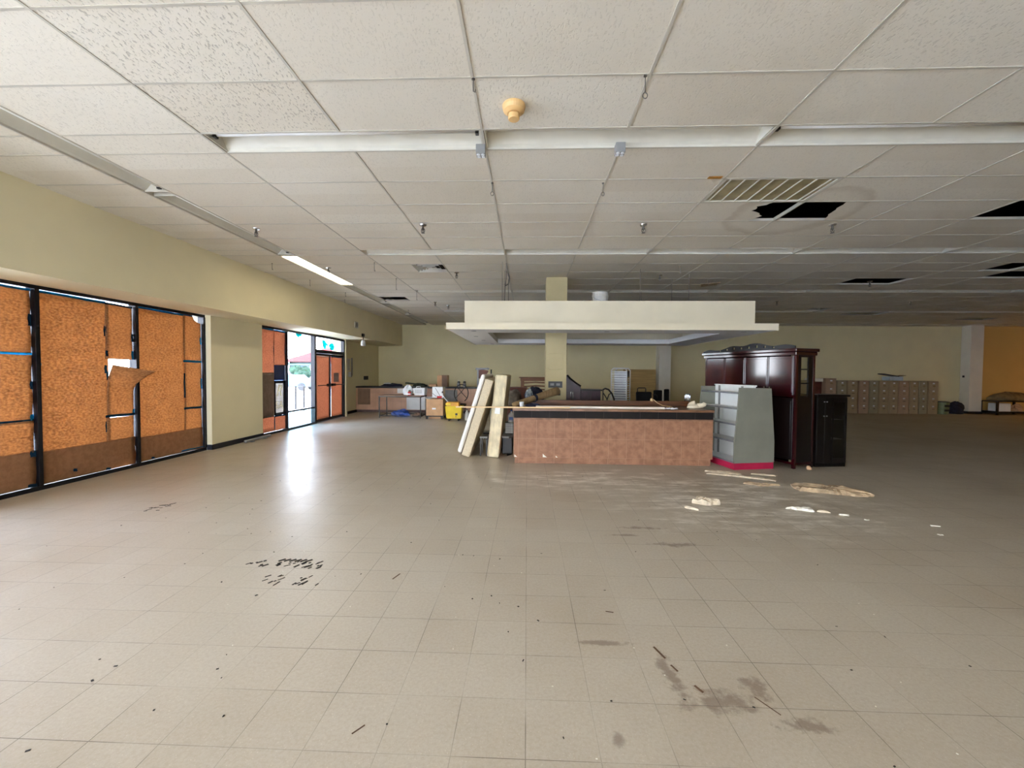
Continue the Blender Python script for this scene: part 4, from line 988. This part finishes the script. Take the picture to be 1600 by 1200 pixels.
# wall devices beside the doors
t=thing('wall_speaker','pale round speaker high on the soffit above the doors','speaker',(-5.45,12.9,3.02))
MB().box(-5.449,-5.42,12.80,13.06,2.93,3.13).build('box',OFFW,t,bevel=.01)
MB().lathe((0,0,0),[(.0,0),(.075,0),(.08,.01),(.0,.012)],18,Matrix.Translation((-5.42,12.93,3.03))@Matrix.Rotation(PI/2,4,'Y')).build('grille',GREYPL,t)
t=thing('spot_light','twin white spotlight on a bracket under the soffit edge','spotlight',(-5.6,13.45,2.6))
MB().box(-5.46,-5.40,13.38,13.52,2.70,2.80).tube([(-5.42,13.45,2.72),(-5.42,13.45,2.60)],.014,8).build('bracket',BLACKM,t)
for s in (-.06,.06): MB().lathe((-5.42,13.45+s,2.40),[(.05,0),(.055,.02),(.045,.14),(.02,.19)],14).build('lamp_head',WHITEPL,t,smooth=True)
t=thing('wall_notice','white printed wall notice right of the doors','notice',(-6.5,14.75,1.6))
MB().box(-6.499,-6.492,14.62,14.88,1.58,2.02).build('paper',OFFW,t)
for k in range(8): MB().box(-6.492,-6.490,14.65,14.85,1.62+.048*k,1.635+.048*k).build('text_line',GREYPL,t)
t=thing('wall_phone','white wall phone below the printed notice','phone',(-6.5,14.85,1.35))
MB().box(-6.499,-6.45,14.72,14.86,1.35,1.54).build('body',WHITEPL,t,bevel=.008)
MB().box(-6.45,-6.42,14.74,14.78,1.36,1.53).build('handset',WHITEPL,t,bevel=.006)
tag(MB().box(-6.499,-6.46,14.98,15.03,1.42,2.05).tube([(-6.47,15.0,1.42),(-6.47,14.95,1.36),(-6.47,14.9,1.38)],.02,6).build('conduit',GREYM,at=(-6.5,15,1.4)),'thin grey conduit on wall beside the printed notice','conduit')
tag(MB().box(-6.499,-6.44,16.15,16.48,1.22,1.37).build('outlet_box',BLACKPL,bevel=.004,at=(-6.5,16.3,1.2)),'dark outlet box on left wall above the back counter','outlet')
tag(MB().tube([(-5.98,8.55,.045),(-6.0,9.38,.045)],.03,10).box(-6.02,-5.95,8.70,8.76,0,.03).box(-6.03,-5.96,9.15,9.21,0,.03).lathe((-5.98,8.52,.045),[(.0,-.035),(.036,-.02),(.036,.02),(.0,.035)],10).build('door_closer',GREYM,smooth=False,at=(-6,8.9,0)),'grey metal tube on short feet lying along the pillar base','tube')

# ------------------------------------------------------------------ back-left service area
t=thing('back_counter','long pink tiled counter with black top along the back wall','counter',(-6.45,15.4,0))
MB().box(-6.49,-1.75,15.45,16.1,0,.10).build('kick',mat('dark_kick',(110,90,88),.6),t)
MB().box(-6.49,-1.75,15.40,16.1,.10,.925).build('front',PINK_TILE,t)
MB().box(-6.495,-1.72,15.37,16.12,.935,.985).build('top',BLACKPL,t,bevel=.005)
for (a,b,z0,z1,mm) in ((-6.42,-5.95,.30,.90,CARDD),(-4.55,-3.55,.12,.62,WHITEPL),(-4.9,-4.15,.74,.92,WHITEPL),(-3.2,-2.62,.2,.88,GREYPL)):
    MB().box(a,b,15.385,15.399,z0,z1).build('panel',mm,t)
t=thing('frame_table','thin black metal frame table with wooden top before the back counter','table',(-4.25,13.95,0))
MB().box(-4.96,-3.52,13.58,14.36,.735,.76).build('top',mat('table_wood',(150,116,92),.5,.2,5),t,bevel=.003)
MB().box(-4.96,-3.52,13.575,14.365,.70,.734).build('apron',BLACKM,t)
for x in (-4.945,-3.55):
    for y in (13.6,14.34): MB().box(x-.015,x+.015,y-.015,y+.015,0,.70).build('leg',BLACKM,t)
for y in (13.6,14.34): MB().box(-4.93,-3.565,y-.01,y+.01,.06,.085).build('stretcher',BLACKM,t)
for x in (-4.945,-3.55): MB().box(x-.01,x+.01,13.615,14.325,.06,.085).build('stretcher',BLACKM,t)
t=thing('laundry_basket','white perforated laundry basket on the frame table','basket',(-3.6,13.9,.76))
m=MB()
def taper(m,x,y,z,a,b,h,th=.012):
    v=[]
    for (s,zz) in ((1.0,h),(.86,0),(.84,th),(.98-th/a,h)):
        v+=[(x-a*s,y-b*s,z+zz),(x+a*s,y-b*s,z+zz),(x+a*s,y+b*s,z+zz),(x-a*s,y+b*s,z+zz)]
    f=[]
    for k in range(3):
        for i in range(4): f.append((k*4+i,k*4+(i+1)%4,(k+1)*4+(i+1)%4,(k+1)*4+i))
    f.append((12,13,14,15)); f+= [(0,1,13,12),(1,2,14,13),(2,3,15,14),(3,0,12,15)]
    m.add(v,f[:-5]+f[-4:]+[(8,9,10,11)])
taper(m,-3.62,13.88,.765,.19,.20,.24); m.build('tub',WHITEPL,t)
for i in range(3):
    for j in range(6): MB().box(-3.755+.04*j,-3.735+.04*j,13.684,13.70,.84+.045*i,.865+.045*i).build('hole',GREYPL,t)
MB().tube([(-3.72,13.68,1.0),(-3.70,13.68,1.06),(-3.58,13.68,1.06),(-3.56,13.68,1.0)],.01,6).build('handle',WHITEPL,t)
tag(MB().lump((-4.05,13.85,.762),(.17,.14,.20),51,14,9,.12).build('paper_bag',WHITEPL,at=(-4.05,13.85,.762)),'crumpled white paper bag on the frame table beside basket','bag')
t=thing('tin_can','small red and white can on the front edge of the frame table','can',(-3.93,13.63,.76))
MB().lathe((0,0,0),[(.055,0),(.055,.12),(.05,.125)],16).build('body',RED,t,local=True)
MB().lathe((0,0,0),[(.056,.03),(.056,.07)],16).build('label_band',WHITEPL,t,local=True)
MB().lathe((0,0,0),[(.04,.125),(.03,.17),(.02,.18)],14).build('cap',CARDD,t,local=True)
tag(MB().lump((-4.35,14.1,0),(.26,.16,.14),52,16,10,.2).build('blue_bag',BLUEB,at=(-4.35,14.1,0)),'crumpled blue plastic bag on floor under the frame table','bag')
tag(MB().lump((-3.78,14.1,0),(.17,.12,.08),53,14,8,.25).build('rubbish_heap',CARDD,at=(-3.85,14.1,0)),'low brown rubbish heap on floor under frame table, right','rubbish')
t=thing('cardboard_carton','large tan carton standing on low black dolly right of frame table','carton',(-3.04,13.6,0))
MB().box(-3.31,-2.75,13.40,13.95,.115,.66).build('box',CARD,t,bevel=.004)
for s,(a,b) in enumerate(((-3.36,-3.2),(-2.9,-2.72))): MB().rbox(((a+b)/2,13.66,.675),(.2,.52,.006),0,(.25 if s==0 else -.2),0).build('flap',OFFW,t)
MB().box(-3.11,-2.99,13.394,13.399,.32,.37).build('label',WHITEPL,t)
MB().box(-3.33,-2.74,13.385,13.97,.085,.114).build('dolly',BLACKM,t)
for x in (-3.29,-2.79):
    for y in (13.43,13.93): MB().box(x-.03,x+.03,y-.02,y+.02,0,.085).build('caster',BLACKPL,t)
MB().box(-3.24,-2.85,13.50,13.80,0,.08).build('inner_block',CARD,t)
t=thing('white_appliance_box','white box with dark strokes and red print on top of the carton','box',(-2.92,13.6,.68))
MB().box(-3.12,-2.76,13.45,13.85,.70,1.06).build('body',WHITEPL,t,bevel=.01)
MB().rbox((-2.93,13.447,.88),(.012,.004,.34),0,-.55,0).rbox((-3.05,13.447,.80),(.012,.004,.16),0,-.9,0).box(-2.80,-2.76,13.445,13.449,.86,.92).build('dark_stroke',BLACKPL,t)
MB().box(-2.96,-2.80,13.443,13.449,.69,.76).build('red_print',RED,t)
t=thing('tall_carton','brown carton with dark side standing on the black back counter top','carton',(-3.25,15.6,.985))
MB().box(-3.42,-3.03,15.55,15.9,.987,1.43).build('box',CARD,t,bevel=.004)
MB().box(-3.24,-3.028,15.544,15.549,.987,1.432).build('dark_side',CARDD,t)
tag(MB().box(-3.72,-3.46,15.55,15.75,.987,1.09).build('small_carton',CARD,bevel=.004,at=(-3.6,15.6,.987)),'small tan carton left of the tall brown carton','carton')
tag(MB().lump((-5.2,15.65,.987),(.45,.2,.07),61,18,9,.15).build('dark_cloth',CLOTHB,at=(-5.2,15.65,.987)),'heap of dark cloth on left part of the back counter','cloth')
tag(MB().lump((-5.32,15.55,1.085),(.12,.08,.03),62,12,8,.2).build('white_paper',WHITEPL,at=(-5.32,15.5,1.07)),'white paper wad on top of the dark cloth heap','paper')
tag(MB().rbox((-4.25,15.7,1.075),(.80,.30,.05),0,.12,0).lump((-4.1,15.6,.988),(.27,.14,.08),63,14,8,.15).build('green_bag',GREENC,at=(-4.1,15.7,.987)),'dark green bag lying on back counter behind the basket','bag')
for i,x in enumerate((-2.60,-2.38)):
    t=thing('soap_dispenser','%s clear and dark dispenser jar on the back counter behind round-back chair'%('left' if i==0 else 'right'),'jar',(x,15.6,.987),0,'dispenser jars')
    MB().lathe((0,0,0),[(.06,0),(.065,.10),(.05,.14),(.05,.16)],14).build('body',GREYPL,t,local=True)
    MB().lathe((0,0,0),[(.055,.16),(.055,.20),(.02,.22)],14).build('lid',BLACKPL,t,local=True)
    MB().tube([(0,-.02,.21),(0,-.02,.26),(0,-.09,.26)],.012,6).build('spout',WHITEPL,t,local=True)
# mop bucket
t=thing('mop_bucket','yellow mop bucket with wringer on casters before the back counter','mop bucket',(-2.32,13.1,0))
m=MB(); taper(m,-2.32,13.12,.07,.265,.19,.40); m.build('tub',YEL,t,bevel=.01)
MB().box(-2.55,-2.16,13.0,13.25,.45,.60).prism([(-2.58,.50),(-2.54,.47),(-2.54,.56),(-2.58,.58)],13.02,13.2,'y').build('wringer',YELO,t,bevel=.015)
MB().box(-2.58,-2.42,12.98,13.0,.50,.56).build('wringer_lip',YEL,t)
MB().tube([(-2.50,13.05,.58),(-2.62,13.02,.72),(-2.74,13.0,.90)],.014,8).build('wringer_handle',WHITEPL,t)
MB().box(-2.30,-2.15,12.925,12.945,.10,.27).build('caution_panel',YEL,t)
MB().box(-2.26,-2.19,12.921,12.925,.185,.25).box(-2.25,-2.235,12.921,12.925,.12,.165).build('print',BLACKPL,t)
for x in (-2.47,-2.17):
    for y in (12.99,13.23): MB().lathe((x,y,0),[(.02,0),(.032,.02),(.032,.04),(.015,.07)],10).build('caster',BLACKPL,t)
hoop_chair('bistro_chair','black round-back metal chair with crossed back behind the mop bucket',-2.24,13.75,0)
t=thing('plastic_bottle','white plastic bottle on floor right of the mop bucket','bottle',(-1.93,13.2,0))
MB().lathe((0,0,0),[(.075,0),(.08,.02),(.08,.2),(.05,.26),(.025,.30),(.025,.33)],16).build('body',WHITEPL,t,local=True,smooth=True)
MB().lathe((0,0,0),[(.028,.33),(.028,.36)],12).build('cap',GREYPL,t,local=True)

# ------------------------------------------------------------------ right end: filing cabinets and heap
xb=[12.537,12.937,13.386,13.785,14.158,14.555,14.927,15.348,15.719,16.064,16.482]
protos2={}
def file_cab(label,x,w,mt_,h=1.32,n=4,y=17.05):
    key=(mt_.name,round(w,2),n)
    t=thing('filing_cabinet',label,'filing cabinet',(x,y,0),0,'filing cabinets along the back wall')
    MB().box(0,w,.016,.60,0,h).build('body',mt_,t,local=True,bevel=.006)
    hh=(h-.09)/n
    for i in range(n):
        z=.06+hh*i
        d=MB().box(.018,w-.018,0,.015,z,z+hh-.012).build('drawer',mt_,t,local=True,bevel=.004)
        MB().box(w*.38,w*.62,-.024,-.002,z+hh*.42,z+hh*.42+.03).build('handle',CHROME,d,local=True,bevel=.004)
        MB().box(w*.40,w*.60,-.006,-.001,z+hh*.72,z+hh*.72+.055).build('label_holder',WHITEPL,d,local=True)
    MB().lathe((0,0,0),[(0,0),(.012,0),(.012,.01),(0,.012)],10,Matrix.Translation((w*.86,0,h-.05))@Matrix.Rotation(PI/2,4,'X')).build('lock',CHROME,t,local=True)
    return t
cols=[FILEG,FILE,FILEP,FILEG,FILE,FILE,FILEP,FILE,FILEG,FILE]
for i in range(10):
    gap=.05 if i<2 else .02
    lab='%s tan filing cabinet counting right from the pale tall one at back wall'%ORD[i]
    if i==9: lab='last filing cabinet on the right, beside the green pail'
    if i==5: lab='filing cabinet carrying the pale open box'
    file_cab(lab,xb[i],xb[i+1]-xb[i]-gap,cols[i])
file_cab('pale tall cabinet with open side left of the filing cabinet row',12.06,.42,FILEP,1.41,4)
file_cab('leftmost filing cabinet seen just right of the china cabinet glass',11.30,.34,FILE,1.32,4)
t=thing('brown_drawer_box','brown two-drawer box cabinet between the two left filing cabinets','cabinet',(11.66,17.2,0))
MB().box(11.67,12.04,17.25,17.7,0,1.27).build('body',REDW,t,bevel=.006)
for z in (.70,.98): MB().box(11.70,12.01,17.235,17.25,z,z+.25).build('drawer',REDW,t,bevel=.003)
MB().box(11.66,12.055,17.2,17.72,1.27,1.40).build('white_top',WHITEP,t)
t=thing('open_box','pale blue open box with black tray on top of filing cabinets','box',(14.8,17.3,1.33))
MB().box(14.62,15.16,17.15,17.5,1.332,1.50).build('body',mat('pale_blue_box',(176,190,204),.7),t)
MB().rbox((14.62,17.2,1.555),(.6,.3,.03),0,.16,0).build('black_tray',BLACKPL,t)
MB().rbox((15.18,17.3,1.53),(.2,.3,.012),0,-.15,0).build('flap',CARDD,t)
t=thing('green_pail','grey green pail on floor right of the filing cabinets','pail',(16.75,17.2,0))
MB().lathe((0,0,0),[(.20,0),(.225,.46),(.235,.47),(.225,.48)],18).build('body',mat('grey_green_plastic',(120,132,96),.5),t,local=True)
MB().lathe((0,0,0),[(.232,.482),(.232,.50),(.10,.52)],18).build('lid',BLACKPL,t,local=True)
MB().box(-.10,.08,-.235,-.21,.30,.38).box(-.09,.07,-.232,-.2,.12,.2).build('print',BLACKPL,t,local=True)
tag(MB().lump((17.4,17.35,0),(.30,.2,.30),71,14,9,.15).build('dark_sack',CLOTHB,smooth=True,at=(17.4,17.35,0)),'dark sack on floor between green pail and right column','sack')
t=thing('junk_table','low dark table buried under a brown cover right of the column','table',(19.0,17.2,0))
MB().box(18.62,20.0,16.95,17.6,.10,.14).build('lower_shelf',MAHOGD,t)
for x in (18.66,19.96):
    for y in (16.98,17.57): MB().box(x-.03,x+.03,y-.03,y+.03,0,.52).build('leg',MAHOGD,t)
MB().box(18.6,20.02,16.93,17.62,.52,.55).build('top',MAHOGD,t)
tag(MB().lump((19.4,17.28,.552),(.68,.3,.22),72,20,10,.1).build('brown_cover',CLOTHT,smooth=True,at=(19.4,17.28,.55)),'brown crumpled cover heaped on the low table right of column','cover')
tag(MB().box(18.75,19.2,17.0,17.4,.142,.46).build('white_carton',WHITEPL,bevel=.01,at=(19,17.2,.14)),'white carton under the low table beside right column','carton')
tag(MB().lump((19.55,17.15,.142),(.24,.15,.16),73,14,8,.2).build('tan_bag',CARD,at=(19.5,17.15,.14)),'tan bag under the low table right of white carton','bag')
tag(MB().lathe((20.15,16.75,0),[(.13,0),(.15,.30),(.12,.42),(.07,.46)],14).build('white_pail',WHITEPL,smooth=True,at=(20.15,16.75,0)),'white pail on floor at right end of the low table','pail')
tag(MB().lump((20.75,17.2,0),(.42,.25,.30),74,16,9,.18).build('dark_bag',CLOTHG,at=(20.7,17.2,0)),'grey bag heap on floor at the far right edge','bag')

# ------------------------------------------------------------------ outside
struct(MB().box(-90,40,-60,YN-.2,-.25,-.15).box(-90,-6.72,YN-.2,90,-.25,-.15).build('ground',PAVE))
struct(MB().box(-8.4,-6.72,-8.5,19,-.15,-.02).build('sidewalk',mat('sidewalk_concrete',(206,202,194),.9,.06,1)))
struct(MB().box(-7.3,-6.62,-8.6,19,2.95,3.25).build('exterior_overhang',STUCCO))
t=thing('red_roof_house','pale stucco building with red tiled hip roof across the car park','building',(-21,46,-.15))
MB().box(-27.1,-15,46,54,-.15,2.65).build('wall',STUCCO,t)
MB().add([(-27.7,45.2,2.6),(-14.4,45.2,2.6),(-14.4,54.8,2.6),(-27.7,54.8,2.6),(-24.9,50,4.4),(-17.2,50,4.4)],[(0,1,5,4),(1,2,5),(2,3,4,5),(3,0,4),(3,2,1,0)]).build('roof',ROOFT,t)
FG=mat('far_glass',(60,90,120),.2)
for i in range(5): MB().box(-26.6+2.2*i,-25.3+2.2*i,45.96,46.0,.6,2.1).build('window',FG,t)
MB().box(-27.1,-15,44.6,46,2.2,2.32).build('awning',mat('teal_awning',(60,110,130),.8),t)
for i in range(4): MB().box(-27.0+3*i,-26.8+3*i,44.7,44.9,-.15,2.2).build('awning_post',WHITEP,t)
def tree(label,x,y,h,r_,seed):
    t=thing('tree',label,'tree',(x,y,-.15),0,'trees across the car park')
    MB().tube([(0,0,0),(.05,0,h*.55)],.16,8,.09).build('trunk',RUST,t,local=True)
    rr=random.Random(seed); m=MB()
    for i in range(9): m.lump((rr.uniform(-r_,r_)*.7,rr.uniform(-r_,r_)*.7,h*.5+rr.uniform(0,h*.4)),(r_*.55,r_*.55,r_*.5),seed+i,12,8,.2,False)
    m.build('crown',LEAF,t,local=True)
tree('green tree left of the red roofed building',-27.6,45,3.3,1.0,3)
tree('green tree standing in front of the pale building',-23.6,42,2.2,.8,13)
tree('small green tree right of the pale building',-21.2,41.5,1.9,.7,23)
t=thing('parked_car','blue parked car in front of the pale building outside','car',(-21,36,-.15))
MB().prism([(-2.1,.30),(2.1,.30),(2.15,.75),(1.3,.85),(.75,1.35),(-1.0,1.38),(-1.7,.9),(-2.15,.8)],-.85,.85,'y').build('body',mat('blue_car_paint',(60,90,150),.3),t,local=True,bevel=.05)
for x in (-1.35,1.35):
    for y in (-.8,.8): MB().lathe((0,0,0),[(.0,-.1),(.32,-.1),(.34,0),(.32,.1),(.0,.1)],18,Matrix.Translation((x,y,.33))@Matrix.Rotation(PI/2,4,'X')).build('wheel',BLACKPL,t,local=True)
t=thing('hand_rail','dark metal rail on two posts outside the clear window','railing',(-9.4,17.2,-.15))
for x in (-9.98,-9.62): MB().tube([(x,17.4,-.15),(x,17.4,.90)],.045,8).build('post',BLACKM,t)
MB().tube([(-10.9,17.4,.88),(-8.2,17.4,.88)],.022,8).build('rail',BLACKM,t)

# ------------------------------------------------------------------ light
w=bpy.data.worlds.new('sky'); sc.world=w; w.use_nodes=True; nt=w.node_tree
bg=nt.nodes['Background']
tc=node(nt,'ShaderNodeTexCoord'); sp=node(nt,'ShaderNodeSeparateXYZ'); nt.links.new(tc.outputs['Generated'],sp.inputs[0])
nt.links.new(mixc(nt,ramp(nt,sp.outputs[2],0,.7),lin((250,248,255)),lin((186,206,255))),bg.inputs[0])
bg.inputs[1].default_value=14
s=bpy.data.lights.new('sun','SUN'); s.energy=20.0; s.angle=.01; s.color=(1,.93,.84)
so=bpy.data.objects.new('sun',s); COL.objects.link(so)
so.rotation_euler=Vector((.15,.74,-.62)).to_track_quat('-Z','Y').to_euler()
# ------------------------------------------------------------------ camera
def cam():
    pitch,yaw,roll=-.0282,-.0363,.0071
    cy,sy,cp,sp_=math.cos(yaw),math.sin(yaw),math.cos(pitch),math.sin(pitch)
    f=Vector((sy*cp,cy*cp,sp_)); r=Vector((cy,-sy,0)); u=r.cross(f)
    r2=r*math.cos(roll)+u*math.sin(roll); u2=-r*math.sin(roll)+u*math.cos(roll)
    M=Matrix(((r2.x,u2.x,-f.x,0),(r2.y,u2.y,-f.y,0),(r2.z,u2.z,-f.z,EYE),(0,0,0,1)))
    c=bpy.data.cameras.new('camera'); c.sensor_fit='HORIZONTAL'; c.sensor_width=36; c.lens=642.6/1600*36; c.clip_start=.05; c.clip_end=300
    o=bpy.data.objects.new('camera',c); COL.objects.link(o); o.matrix_world=M; sc.camera=o
cam()
sc.view_settings.view_transform='Standard'; sc.view_settings.look='None'; sc.view_settings.gamma=1
sc.view_settings.use_curve_mapping=False; sc.view_settings.exposure=0.5
sc.cycles.use_denoising=True
sc.cycles.max_bounces=10; sc.cycles.diffuse_bounces=6; sc.cycles.glossy_bounces=4; sc.cycles.transparent_max_bounces=12; sc.cycles.transmission_bounces=6
sc.cycles.sample_clamp_indirect=8
